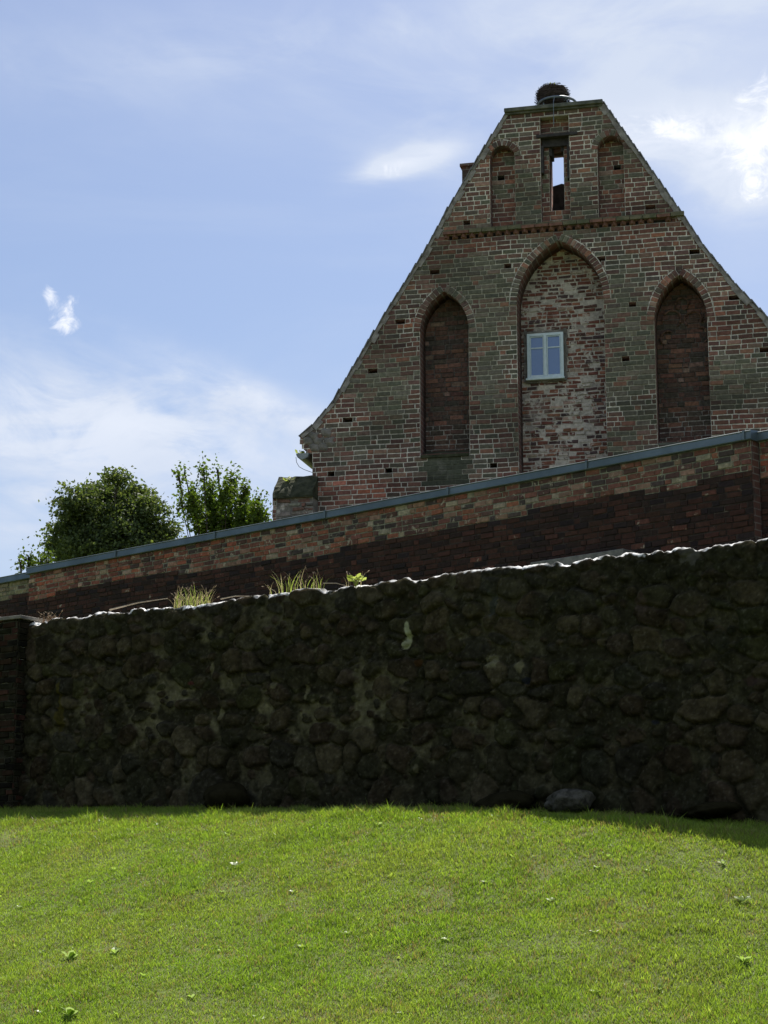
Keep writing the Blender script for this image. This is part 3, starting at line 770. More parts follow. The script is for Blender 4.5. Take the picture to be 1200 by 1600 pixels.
s.tube([(0, 0, -.02), (0, 0, nh * .5), (0, 0, nh - .03)], [nr * .9, nr * .97, nr * .93], 20)
for i in range(1500):
    a = rg.uniform(0, 2 * math.pi); z = rg.uniform(-.03, nh); rr = nr * (1 + .05 * math.sin(3 * a) + rg.gauss(0, .035)) * (.93 + .1 * math.sin(math.pi * z / nh)); 
    if z > nh * .9: rr *= rg.uniform(.3, 1)
    p = Vector((rr * math.cos(a), rr * math.sin(a), z)); ln = rg.uniform(.04, .13)
    tdir = Vector((-math.sin(a), math.cos(a), rg.uniform(-.3, .3))) + Vector((math.cos(a), math.sin(a), 0)) * rg.uniform(-.35, .35)
    tdir.normalize(); q = tdir.cross(Vector((math.cos(a), math.sin(a), .2))).normalized() * rg.uniform(.003, .006)
    s.add([p - tdir * ln - q, p - tdir * ln + q, p + tdir * ln + q, p + tdir * ln - q], [(0, 1, 2, 3)])
m_tw = flat_mat('twigs', (.022, .016, .014), (.085, .06, .05), 26, .95)
s.build('twig_ring', m_tw, nest)
s = MB()
for i in range(16):
    p = Vector((-.03 + rg.uniform(-.09, .09), -.15 + rg.uniform(-.05, .05), nh - .01)); t = Vector((rg.uniform(-.5, .5), rg.uniform(-.5, .5), 1)).normalized(); L = rg.uniform(.04, .10); q = Vector((rg.uniform(-1, 1), rg.uniform(-1, 1), .2)).normalized() * .016
    s.add([p - q * .3, p + t * L * .5 - q, p + t * L, p + t * L * .5 + q], [(0, 1, 2, 3)])
m_sp = flat_mat('sprout_leaf', (.16, .2, .05), (.3, .34, .12), 9, .7); s.build('sprout', m_sp, nest)

# ================================================================== BRICK BOUNDARY WALL
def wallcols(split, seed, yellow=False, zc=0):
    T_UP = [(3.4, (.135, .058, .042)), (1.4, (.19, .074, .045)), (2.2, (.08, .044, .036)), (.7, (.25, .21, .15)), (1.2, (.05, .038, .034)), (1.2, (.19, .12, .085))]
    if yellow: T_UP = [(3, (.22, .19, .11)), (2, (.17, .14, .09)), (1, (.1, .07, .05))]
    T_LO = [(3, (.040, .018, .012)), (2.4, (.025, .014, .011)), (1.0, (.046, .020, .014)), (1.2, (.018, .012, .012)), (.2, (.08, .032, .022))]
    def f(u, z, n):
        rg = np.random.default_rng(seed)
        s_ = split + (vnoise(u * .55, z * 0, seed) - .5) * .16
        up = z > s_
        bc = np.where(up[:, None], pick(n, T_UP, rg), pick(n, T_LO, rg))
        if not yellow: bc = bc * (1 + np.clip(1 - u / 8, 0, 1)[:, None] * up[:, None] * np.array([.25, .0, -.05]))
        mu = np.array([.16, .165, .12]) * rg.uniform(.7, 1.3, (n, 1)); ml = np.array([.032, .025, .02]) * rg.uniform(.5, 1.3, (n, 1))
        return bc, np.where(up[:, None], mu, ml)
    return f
bt = lambda x, y: BP.hit(x, y)
ZC = (bt(1170, 671)[1] + bt(50, 889)[1]) / 2
uL, uR = bt(46, 888)[0], bt(1172, 671)[0]
h2 = .0835
def boundary(label, u0, u1, zc, off, seed, yellow=False):
    t = tag(empty('brick_wall', BP.world(u0, off, 4.9), -BP.th), label, 'wall')
    L = u1 - u0; H = zc - 4.9 - .12
    b = Bricks(); b.course([rect(0, L, 0, H + .05)], H - math.ceil(H / h2) * h2 + .0, H, h2, L=.245, hd=.118, gap=.012, seed=seed, jit=.006, rough=.008)
    o = link('brickwork', b.mesh('brickwork', wallcols(H - h2 * (5.6 if not yellow else 3), seed, yellow), [M_BRICK_WALL]), t)
    s = MB(); s.box(0, L, .014, .42, -.9, H - .001); join_into(o, s.build('core', M_JAMB, t))
    # sheet metal coping with a folded drip, laid in lengths
    s = MB(); x = -.035 if off == 0 else 0; seg = 2.6; e = L + (.035 if off == 0 else 0)
    while x < e - .01:
        x1 = min(x + seg, e)
        prof = [(-.055, H - .005), (-.062, H + .004), (-.048, H + .012), (-.04, H + .105), (-.052, H + .118), (-.04, H + .126), (.2, H + .15), (.47, H + .12), (.47, H - .005)]
        n = len(prof); dz = random.uniform(0, .003)
        vs = [(x + .001, a, b_ + dz) for a, b_ in prof] + [(x1 - .001, a, b_ + dz) for a, b_ in prof]
        s.add(vs, [tuple(range(n)), tuple(range(2 * n - 1, n - 1, -1))] + [(i, (i + 1) % n, n + (i + 1) % n, n + i) for i in range(n)])
        s.box(x1 - .02, x1 + .015, -.066, .1, H + .002, H + .128) if x1 < e - .1 else None
        x = x1
    s.build('metal_coping', M_ZINC, t)
    return t
boundary('long red brick wall under a blue-grey metal coping, running below the gable', uL, uR, ZC, 0, 31)
boundary('short stretch of brick wall set back at the right edge, past the corner of the long one', uR + .02, uR + 4.5, ZC - .0, .17, 37)
boundary('short stretch of yellowish brick wall set back at the left edge with lower metal coping', uL - 5, uL - .02, ZC - .035, .17, 41, True)

# ================================================================== GROUND
st = lambda x, y: SP.hit(x, y)
top_px = [(60, 973), (100, 965), (150, 956), (200, 950), (250, 944), (300, 944), (340, 938), (380, 930), (420, 926), (460, 922), (510, 917), (560, 909), (640, 901), (700, 894), (760, 887), (820, 881), (880, 875), (930, 867), (980, 862), (1030, 857), (1060, 852), (1090, 853), (1120, 847), (1160, 843), (1200, 836)]
TU = np.array([st(*p)[0] for p in top_px]); TZ = np.array([st(*p)[1] for p in top_px])
base_px = [(0, 1266), (400, 1268), (700, 1270), (900, 1276), (1100, 1286), (1200, 1292)]
BU = np.array([st(*p)[0] for p in base_px]); BZ = np.array([st(*p)[1] for p in base_px])
CREST_px = [(-100, 1289), (0, 1287), (200, 1284), (400, 1276), (600, 1272), (750, 1275), (900, 1287), (1050, 1298), (1200, 1318), (1350, 1355)]
WC = 1.75
CU, CZ = [], []
for p in CREST_px:
    r = SP.hit(p[0], p[1], -WC); CU.append(r[0]); CZ.append(r[1])
CU = np.array(CU); CZ = np.array(CZ)
def lawn_z(X, Y):
    """ground height in front of the stone wall"""
    dx, dy = X - SP.o.x, Y - SP.o.y
    u = dx * SP.d.x + dy * SP.d.y; wd = -(dx * SP.n.x + dy * SP.n.y)
    bz = np.interp(u, BU, BZ); cz = np.interp(u, CU, CZ)
    t = np.clip(wd / WC, 0, 1)
    z1 = bz + (cz - bz) * t - .0
    k = .5                                    # rounding of the crest
    q = wd - WC
    drop = .44 * (np.sqrt(q * q + k * k) + q) / 2 - .44 * 0.0
    z = np.where(wd < WC, z1, cz) - np.maximum(drop - .44 * k / 2 * np.exp(-np.abs(q) * 0), 0) * (q > 0)
    z = z + (fbm(X * .35, Y * .35, 5) - .5) * .22 * np.clip((wd - .8) / 2, 0, 1) + (fbm(X * 2.2, Y * 2.2, 6) - .5) * .04
    zlow = .0 + (fbm(X * .2, Y * .2, 8) - .5) * .15
    s_ = .6
    z = np.where(z > zlow + 1.5, z, zlow + s_ * np.log1p(np.exp(np.clip((z - zlow) / s_, -30, 30))))
    return z
def axis_grid(lo, hi, fine0, fine1, step, far):
    a = list(np.arange(fine0, fine1 + 1e-6, step))
    x = fine0; s_ = step
    left = []
    while x > lo: s_ *= 1.35; x -= s_; left.append(max(x, lo))
    x = fine1; s_ = step; right = []
    while x < hi: s_ *= 1.35; x += s_; right.append(min(x, hi))
    return np.array(left[::-1] + a + right)
gx_ = axis_grid(-3000, 3000, -8, 7, .12, 0); gy_ = axis_grid(-3000, 3000, 9, 27, .12, 0)
XX, YY = np.meshgrid(gx_, gy_)
wdd = -((XX - SP.o.x) * SP.n.x + (YY - SP.o.y) * SP.n.y)
ZZ = lawn_z(XX, YY)
far_l = np.clip((np.abs(XX) - 14) / 25, 0, 1)
ZZ = np.where(wdd < -.3, -.2 + 0 * ZZ, ZZ)       # lower ground runs on under the terrace
ZZ = ZZ * (1 - far_l)
ny_, nx_ = XX.shape
idx = np.arange(nx_ * ny_).reshape(ny_, nx_)
F = np.stack([idx[:-1, :-1], idx[:-1, 1:], idx[1:, 1:], idx[1:, :-1]], -1).reshape(-1, 4)
gnd = link('ground', npmesh('ground', np.stack([XX, YY, ZZ], -1).reshape(-1, 3), F, [M_SOIL], smooth=True)); tag(gnd, kind='structure')
# terrace behind the stone wall, a broad castle mound falling away behind
s = []; 
uu = np.linspace(-60, 60, 121); ww = np.concatenate([np.linspace(.25, 9, 12), np.linspace(12, 90, 20)])
UU, WW = np.meshgrid(uu, ww)
PX = SP.o.x + SP.d.x * UU + SP.n.x * WW; PY = SP.o.y + SP.d.y * UU + SP.n.y * WW
TZt = np.interp(UU, TU, TZ)
PZ = np.minimum(TZt - .12, 5.6) - np.clip((np.abs(UU) - 16) / 25, 0, 1) ** 1 * 5.8 - np.clip((WW - 55) / 35, 0, 1) * 6
PZ = PZ + (fbm(PX * .7, PY * .7, 4) - .5) * .12 - np.clip((9 - WW) / 9, 0, 1) * .15
i2 = np.arange(UU.size).reshape(UU.shape)
F = np.stack([i2[:-1, :-1], i2[:-1, 1:], i2[1:, 1:], i2[1:, :-1]], -1).reshape(-1, 4)
ter = link('terrain', npmesh('terrain', np.stack([PX, PY, PZ], -1).reshape(-1, 3), F, [M_SOIL], smooth=True)); tag(ter, kind='structure')

# ================================================================== FIELD STONE WALL
def stones(s_, t_, seed=1, cw=.31, chh=.25):
    """rounded cells: returns id-hash colours, dome height, distance to joint"""
    qx = s_ / cw; qy = t_ / chh
    qx = qx + (fbm(s_ * 2.4, t_ * 2.4, 90) - .5) * .45; qy = qy + (fbm(s_ * 2.4, t_ * 2.4, 95) - .5) * .45
    ix = np.floor(qx); iy = np.floor(qy)
    F1 = np.full(s_.shape, 9.); F2 = np.full(s_.shape, 9.); ID = np.zeros(s_.shape); LX = np.zeros(s_.shape); LY = np.zeros(s_.shape)
    for j in range(-2, 3):
        for i in range(-2, 3):
            cx, cy = ix + i, iy + j
            px = cx + .5 + (hash2(cx, cy, seed) - .5) * .85 + .5 * (np.mod(cy, 2)); py = cy + .5 + (hash2(cx, cy, seed + 1) - .5) * .7
            an = hash2(cx, cy, seed + 2) * 3.14; asp = .75 + .5 * hash2(cx, cy, seed + 3); wt = (hash2(cx, cy, seed + 4) - .35) * .52
            dx, dy = qx - px, qy - py
            a = dx * np.cos(an) + dy * np.sin(an); b = -dx * np.sin(an) + dy * np.cos(an)
            d = np.sqrt((a * asp) ** 2 + (b / asp) ** 2 + .01) - wt
            new = d < F1
            F2 = np.where(new, F1, np.minimum(F2, d)); 
            ID = np.where(new, hash2(cx, cy, seed + 7), ID); LX = np.where(new, dx, LX); LY = np.where(new, dy, LY)
            F1 = np.where(new, d, F1)
    return ID, F1, F2 - F1, LX, LY
uS0, uS1 = TU[0] - .0, st(1200, 900)[0]
cols_u = np.concatenate([np.arange(uS0 - .8, uS1 + .5, .0125), np.arange(uS1 + .55, uS1 + 7, .05)])
r_top = .07; depth = .62
zb_c = np.interp(cols_u, BU, BZ) - .35
zt_c = np.interp(cols_u, TU, TZ) + (fbm(cols_u * 2.6, cols_u * 0, 60) - .5) * .04
zt_c = np.where(cols_u > uS1, TZ[-1] + (cols_u - uS1) * .01, zt_c) - .035
NF = 250
tf = np.linspace(0, 1, NF)
rows_y, rows_z, ny_l, nz_l, path = [], [], [], [], []
H_c = zt_c - r_top - zb_c
for t in tf:
    rows_y.append(0 * H_c); rows_z.append(zb_c + H_c * t); ny_l.append(-1 + 0 * H_c); nz_l.append(0 * H_c); path.append(rows_z[-1])
for a in np.linspace(0, 90, 14)[1:]:
    a = R(a); rows_y.append(r_top - r_top * math.cos(a) + 0 * H_c); rows_z.append(zt_c - r_top + r_top * math.sin(a)); ny_l.append(-math.cos(a) + 0 * H_c); nz_l.append(math.sin(a) + 0 * H_c); path.append(zt_c - r_top + r_top * a)
for y in np.linspace(r_top, depth, 22)[1:]:
    rows_y.append(y + 0 * H_c); rows_z.append(zt_c + 0.0); ny_l.append(0 * H_c); nz_l.append(1 + 0 * H_c); path.append(zt_c - r_top + r_top * math.pi / 2 + (y - r_top))
RY, RZ, NY, NZ, PT = map(np.array, (rows_y, rows_z, ny_l, nz_l, path))
S = np.broadcast_to(cols_u, RY.shape)
hgt = (PT - zb_c) 
warpt = np.where(hgt < 1.1, hgt * .72, 1.1 * .72 + (hgt - 1.1) * 1.08)      # bigger stones low down
ID, F1, E, LX, LY = stones(S, warpt, 1, .33, .27)
ID2, F12, E2, LX2, LY2 = stones(S + 3.7, warpt, 40, .15, .125)
big = fbm(S * .7, PT * .7, 70)
mu_, mv_ = st(380, 1090); mid_ = np.exp(-((S - mu_) / 3.6) ** 2 - ((PT - mv_ + .1) / .95) ** 2)
rad = .345 + .12 * hash2(np.floor(ID * 9973), ID * 0, 5) - .07 * np.clip(mid_ - .1, 0, 1) - .05 * np.clip((big - .5) * 4, -1, 1) + (fbm(S * 7, PT * 7, 66) - .5) * .20
sdf = np.minimum(E * .62 - .03, (rad - F1) * 1.1)            # rounded stone bounded by its own radius and its neighbours
sdf2 = np.minimum(E2 * .62 - .05, (.22 + .12 * hash2(np.floor(ID2 * 9973), ID2 * 0, 6) - F12) * 1.1)
ok2 = (hash2(np.floor(ID2 * 7919), ID2 * 0, 8) > .35) & (sdf < .0)
m = np.clip(sdf / .20, 0, 1); dome = np.sqrt(1 - (1 - m) ** 2)
m2 = np.where(ok2, np.clip(sdf2 / .22, 0, 1), 0); dome2 = np.sqrt(1 - (1 - m2) ** 2)
mort = (1 - np.clip(sdf / .035, 0, 1)) * (1 - np.clip(m2 * 6, 0, 1))
idh = lambda k: hash2(np.floor(ID * 99991), np.floor(ID * 9973), k)
idh2 = lambda k: hash2(np.floor(ID2 * 99991), np.floor(ID2 * 9973), k)
tilt = (idh(11) - .5) * LX * .10 + (idh(12) - .5) * LY * .10
disp = dome * (.044 + .038 * idh(13)) + tilt * m + (idh(14) - .5) * .04 * m
disp = np.maximum(disp, dome2 * (.022 + .02 * idh2(13)))
rough_ = fbm(S * 7, PT * 7, 80)
topf = np.clip((zt_c - PT) / .3, .55, 1); disp = disp * topf
disp = disp + (rough_ - .5) * .05 * (1 - .35 * m) + (fbm(S * 26, PT * 26, 81, 4) - .5) * .022
disp = disp + (fbm(S * .8, PT * .8, 88) - .5) * .09
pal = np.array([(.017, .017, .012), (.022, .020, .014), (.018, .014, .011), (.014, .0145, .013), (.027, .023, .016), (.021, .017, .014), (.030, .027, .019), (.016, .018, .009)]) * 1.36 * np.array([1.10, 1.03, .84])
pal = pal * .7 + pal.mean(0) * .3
ci = (idh(21) * len(pal)).astype(int).clip(0, len(pal) - 1); ci2 = (idh2(21) * len(pal)).astype(int).clip(0, len(pal) - 1)
Cst = np.where((m2 > 0)[..., None] & (sdf < 0)[..., None], pal[ci2], pal[ci]) * (.75 + .5 * idh(22))[..., None]
mossy = np.clip((fbm(S * 2.2, PT * 2.2, 44) - .5) * 5, 0, 1)[..., None] * .6
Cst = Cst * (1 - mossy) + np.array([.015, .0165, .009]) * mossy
speck = np.clip((fbm(S * 38, PT * 38, 46, 3) - .66) * 9, 0, 1)[..., None]
patch = np.clip((fbm(S * 3.4 + 5, PT * 3.0, 30) - .46) * 6, 0, 1)
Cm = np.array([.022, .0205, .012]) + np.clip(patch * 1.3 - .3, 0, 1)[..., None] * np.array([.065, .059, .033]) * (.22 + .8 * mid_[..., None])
k = mort[..., None]
Cw = Cst * (1 - k) + Cm * k
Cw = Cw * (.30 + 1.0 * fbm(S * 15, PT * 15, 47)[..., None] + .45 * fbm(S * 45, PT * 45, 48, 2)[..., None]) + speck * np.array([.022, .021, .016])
def paint(px, py, rx, rz, colr, thr=.5):
    global Cw
    u, z = st(px, py); d = np.sqrt(((S - u) / rx) ** 2 + ((PT - z) / rz) ** 2) + (fbm(S * 14, PT * 14, 55) - .5) * 1.3
    kk = np.clip((1.0 - d) * 4, 0, 1)[..., None]; Cw = Cw * (1 - kk) + np.array(colr) * .75 * kk
paint(640, 990, .05, .14, (.34, .35, .22)); paint(634, 1008, .055, .06, (.30, .31, .2))
paint(772, 1034, .08, .09, (.15, .14, .085)); paint(97, 1105, .06, .34, (.065, .055, .016)); paint(497, 910, .16, .03, (.08, .075, .05))
for q in ((496, 1014, .05, .04), (345, 1115, .04, .09), (490, 1110, .05, .12), (332, 1045, .03, .1), (560, 1052, .05, .06), (480, 1080, .03, .1), (815, 1040, .05, .1), (655, 1200, .04, .07), (430, 1070, .06, .05)):
    paint(q[0], q[1], q[2], q[3], (.12, .11, .062))
paint(1003, 945, .085, .12, (.062, .047, .036)); paint(773, 945, .07, .13, (.055, .058, .045)); paint(1080, 868, .14, .10, (.075, .072, .056)); paint(520, 930, .12, .05, (.07, .065, .04))
paint(300, 1068, .05, .03, (.09, .035, .03)); paint(655, 1035, .05, .05, (.055, .03, .012)); paint(1025, 1128, .07, .03, (.026, .028, .035)); paint(825, 1065, .06, .04, (.025, .028, .036))
paint(1175, 1065, .1, .06, (.05, .035, .027))
# sunlit rim painted into the colour as near-white along the wall top
rim_glare = np.clip((PT - (zt_c - r_top) - .058 + (fbm(S * 9, PT * 9, 33) - .5) * .12) / .015, 0, 1)[..., None]
Cw = Cw * (1 - rim_glare) + (np.array([.80, .79, .76]) * (.12 + .95 * np.clip((fbm(S * 8, PT * 8, 34) - .3) * 3.2, 0, 1))[..., None]) * rim_glare
X_ = S; Y_ = RY + NY * disp; Z_ = RZ + NZ * disp * .9
nR, nC = RY.shape
# back face rows
X_ = np.vstack([X_, X_[-1:]]); Y_ = np.vstack([Y_, Y_[-1:]]); Z_ = np.vstack([Z_, (zb_c)[None]]); Cw = np.concatenate([Cw, Cw[-1:]]); nR += 1
ii = np.arange(nR * nC).reshape(nR, nC)
F = np.stack([ii[:-1, :-1], ii[:-1, 1:], ii[1:, 1:], ii[1:, :-1]], -1).reshape(-1, 4)
sw_root = tag(empty('stone_wall', SP.world(0, 0, 0), -SP.th), 'long dark wall of rounded field stones with a top rim painted near-white as if in full sun, standing on the grass bank', 'wall')
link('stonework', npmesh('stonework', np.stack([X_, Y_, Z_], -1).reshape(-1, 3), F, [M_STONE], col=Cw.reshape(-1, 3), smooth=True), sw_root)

# brick pier at the left end, standing forward of the wall
pu0, pu1 = uS0 - 1.6, st(50, 1000)[0] + .02
pz = SP.hit(20, 964, -.2)[1]; pb = BZ[0] - .4
pier = tag(empty('brick_pier', SP.world(pu0, -.2, pb), -SP.th), 'dark mossy brick pier against the left end of the stone wall', 'pier')
def pier_cols(u, z, n):
    rg = np.random.default_rng(6); T = [(3, (.020, .0165, .011)), (2, (.017, .0165, .010)), (1.4, (.028, .017, .012)), (.5, (.040, .021, .015)), (1, (.011, .010, .008))]
    bc = pick(n, T, rg); return bc, np.array([.03, .029, .02]) * rg.uniform(.5, 1.4, (n, 1))
PW = pu1 - pu0 - .08; PH = pz - pb
b = Bricks(); b.course([rect(0, PW, 0, PH)], 0, PH - .02, .083, L=.25, hd=.12, gap=.016, seed=77, jit=.012, rough=.016)
o = link('brickwork', b.mesh('brickwork', pier_cols, [M_STONE], recess=.016), pier)
b2 = Bricks(); b2.course([rect(0, .3, 0, PH)], 0, PH - .02, .083, L=.25, hd=.12, gap=.016, seed=78, jit=.012, rough=.016)
side = link('side', b2.mesh('side', pier_cols, [M_STONE], recess=.016), pier)
side.data.transform(Matrix.Translation((PW, 0, 0)) @ Matrix.Rotation(R(90), 4, 'Z'))
join_into(o, side)
s = MB(); s.box(.02, PW - .02, .02, .8, 0, PH - .03); join_into(o, s.build('core', M_STONE, pier))
M_CAPST = flat_mat('cap_stone', (.11, .10, .085), (.24, .22, .19), 6, .95, bump=.9)
s = MB()
xx = -.05
while xx < PW: 
    ln = random.uniform(.3, .5); dz = random.uniform(-.01, .015); s.box(xx, min(xx + ln - .012, PW + .05), -.04 + random.uniform(-.02, .02), .8, PH - .025 + dz, PH + .022 + dz); xx += ln
s.build('capstone', M_CAPST, pier, bevel=.008)
# wall running on past the pier to the left
s2 = MB()

# boulders at the foot
def boulder(px, py, wpx, hpx, label, mat, seed):
    u, z = st(px, py); rr = wpx / 150 / 2
    p = SP.world(u, -.16, z)
    o = lump('boulder', [(0, 0, 0)], 1.0, mat, None, seed, (rr, .26, hpx / 150 * .62), 4, .22, 2.2)
    o.location = p; o.rotation_euler = (0, R(-6), -SP.th); tag(o, label, 'boulder', 'boulders at the foot of the stone wall')
M_B1 = flat_mat('boulder_grey', (.03, .029, .022), (.095, .09, .072), 14, .9, bump=1.0, bscale=9, spec=.05)
M_B2 = flat_mat('boulder_dark', (.013, .0115, .006), (.020, .018, .0095), 9, .9, bump=1.0, bscale=9, spec=.0)
boulder(902, 1254, 78, 34, 'pale grey cracked boulder at the foot of the stone wall, right of centre', M_B1, 3)
boulder(365, 1248, 88, 44, 'large dark rounded boulder half sunk in shaded grass left of centre', M_B2, 9)
boulder(800, 1258, 100, 34, 'low broad dark boulder just left of the pale grey one', M_B2, 14)
boulder(1120, 1268, 90, 20, 'flat dark boulder near the right end of the wall foot', M_B2, 21)

# ================================================================== PLANTS ON THE WALLS
def blade_fan(s, base, n, hmin, hmax, spread, rg, wd=.004, lean=(0, 0), seed_heads=True, cols=None, colors=None, yspread=.05):
    for i in range(n):
        p = Vector(base) + Vector((rg.uniform(-spread, spread), rg.uniform(-yspread, yspread), -.03)); h = hmin + (hmax - hmin) * rg.random() ** 1.6
        a = rg.uniform(0, 2 * math.pi); bend = rg.uniform(.15, 1.0) * h; dv = Vector((math.cos(a), math.sin(a) * .5, 0)) + Vector((lean[0], lean[1], 0))
        pts = [p + Vector((0, 0, h * t * (1 - .25 * t * bend / h))) + dv * bend * t * t for t in (0, .35, .7, 1)]
        sd_ = Vector((math.cos(a + 1.4), math.sin(a + 1.4) * .6, 0)) * wd * rg.uniform(.6, 1.2)
        vs = []
        for k_, pt in enumerate(pts[:-1]): vs += [pt - sd_ * (1 - .25 * k_), pt + sd_ * (1 - .25 * k_)]
        vs.append(pts[-1]); s.add(vs, [(0, 1, 3, 2), (2, 3, 5, 4), (4, 5, 6)], 0 if rg.random() < .45 else 1)
        if seed_heads and rg.random() < .5:
            d = (pts[-1] - pts[-2]).normalized(); q = pts[-1]
            s.tube([q - d * .035, q - d * .015, q + d * .012], [.002, .0075, .001], 4, 2)
m_tg = flat_mat('tuft_green', (.24, .26, .06), (.36, .36, .12), 20, .6); m_td = flat_mat('tuft_straw', (.30, .24, .12), (.44, .38, .22), 20, .7); m_ts = flat_mat('tuft_seed', (.16, .11, .07), (.28, .2, .12), 20, .8)
def translucent_tuft(m, c):
    t = NT(m.node_tree); out = [n for n in t.n if n.type == 'OUTPUT_MATERIAL'][0]; p = [n for n in t.n if n.type == 'BSDF_PRINCIPLED'][0]
    tl = t.node('ShaderNodeBsdfTranslucent'); tl.inputs[0].default_value = (*c, 1); mx = t.node('ShaderNodeMixShader'); mx.inputs[0].default_value = .5
    t.l.new(p.outputs[0], mx.inputs[1]); t.l.new(tl.outputs[0], mx.inputs[2]); t.l.new(mx.outputs[0], out.inputs[0])
translucent_tuft(m_tg, (.32, .42, .06)); translucent_tuft(m_td, (.42, .36, .18)); translucent_tuft(m_sp, (.35, .42, .08))
def tuft(px, py, wpx, hpx, n, label, mats, seed, wd=.005, lean=(0, 0), heads=True, off=.07):
    u, z = SP.hit(px, py, off); z = float(np.interp(u, TU, TZ))
    rg = random.Random(seed); s = MB(); sc = 1 / 135
    blade_fan(s, (0, 0, 0), n, hpx * sc * .45, hpx * sc * 1.05, wpx * sc / 2, rg, wd, lean, heads)
    o = s.build('grass_tuft', mats); o.location = SP.world(u, off, z); o.rotation_euler = (0, 0, -SP.th)
    tag(o, label, 'grass tuft', 'grass tufts growing on the stone wall top'); return o
TM = [m_tg, m_td, m_ts]
tuft(300, 945, 80, 44, 110, 'thick tuft of green and straw grass on the wall top, left-hand side', TM, 2)
tuft(447, 926, 64, 50, 34, 'tuft of tall seeding stalks leaning left on the wall top near the middle', TM, 5, lean=(-.35, 0))
tuft(492, 921, 50, 44, 24, 'small tuft of upright seeding stalks beside the left-leaning tuft', TM, 9)
tuft(552, 915, 30, 42, 14, 'sparse dry stalks standing over a pale leafy sprout on the wall top', [m_td, m_ts, m_ts], 15, .004)
tuft(78, 972, 40, 26, 50, 'low rusty dead tuft at the left end of the wall top', [flat_mat('rust_grass', (.22, .1, .05), (.34, .18, .1), 20), m_ts, m_ts], 21, .004)
def sprout(loc, n, size, label, mat, seed, rot=0, cat='plant', spread=.1, h=.1):
    rg = random.Random(seed); s = MB()
    for i in range(n):
        p = Vector((rg.uniform(-spread, spread), rg.uniform(-.05, .05), rg.uniform(0, h))); a = rg.uniform(0, 6.28); d = Vector((math.cos(a), math.sin(a) * .6, rg.uniform(.1, .9))).normalized()
        q = d.cross(Vector((rg.uniform(-1, 1), rg.uniform(-1, 1), 1))).normalized() * size * .32; L = size * rg.uniform(.7, 1.3)
        s.add([p, p + d * L * .4 + q, p + d * L * .8 + q * .6, p + d * L, p + d * L * .8 - q * .6, p + d * L * .4 - q], [(0, 1, 2, 3, 4, 5)])
        if i % 3 == 0: s.tube([(0, 0, -.06), p * .5, p], .004, 4)
    o = s.build('sprout', mat); o.location = loc; o.rotation_euler = (0, 0, rot); tag(o, label, cat); return o
m_lf = flat_mat('lit_leaf', (.2, .26, .04), (.36, .4, .1), 14, .6); translucent_tuft(m_lf, (.42, .5, .1))
u, _ = st(553, 912); sprout(SP.world(u, .04, float(np.interp(u, TU, TZ))), 26, .07, 'pale green leafy sprout on the stone wall top', m_lf, 3, -SP.th, spread=.1, h=.07)
sprout(GP.world(gu + .12, .1, gz - .02), 18, .09, 'little green weed growing out of the gutter end', m_lf, 6, -GP.th, spread=.13, h=.08)
u, z = GP.hit(446, 742, -.35); sprout(GP.world(u, -.1, z - .06), 12, .10, 'yellow-green leafy weed on the corner of the buttress top', m_lf, 8, -GP.th, spread=.06, h=.06)
# fallen stalks and a board on the terrace between the walls
def stick(p0, p1, r, label):
    s = MB(); a, b = Vector(p0), Vector(p1); mid = (a + b) / 2 + Vector((0, 0, .02)); s.tube([Vector((0, 0, 0)), mid - a, b - a], [r, r * .8, r * .4], 6)
    o = s.build('fallen_stalk', M_TWIG2); o.location = a; tag(o, label, 'stalk', 'dry stalks lying on the wall top')
M_TWIG2 = flat_mat('dry_stalk', (.16, .13, .09), (.3, .25, .18), 14, .8)
def wtop(px, off=.3, dz=.05): 
    u, _ = SP.hit(px, 930, off); return SP.world(u, off, float(np.interp(u, TU, TZ)) + dz)
stick(wtop(172, .3, .07), wtop(262, .35, .14), .012, 'long dry stalk lying left of the thick grass tuft')
stick(wtop(345, .3, .08), wtop(392, .35, .06), .009, 'short dry stalk lying right of the thick grass tuft')
stick(wtop(505, .2, .09), wtop(545, .25, .02), .008, 'thin dry stalk lying beside the pale leafy sprout')
u0, z0 = BP.hit(830, 884, -.3); u1, z1 = BP.hit(975, 866, -.3)
s = MB(); s.box(0, u1 - u0, 0, .06, -.45, .0); s.box(0, u1 - u0, .06, .3, -.05, -.002); o = s.build('stone_bench', M_BOARD, bevel=.01)
o.location = BP.world(u0, -.32, z1 + .08); o.rotation_euler = (0, 0, -BP.th); tag(o, 'plain grey slab ledge against the foot of the long brick wall', 'ledge')

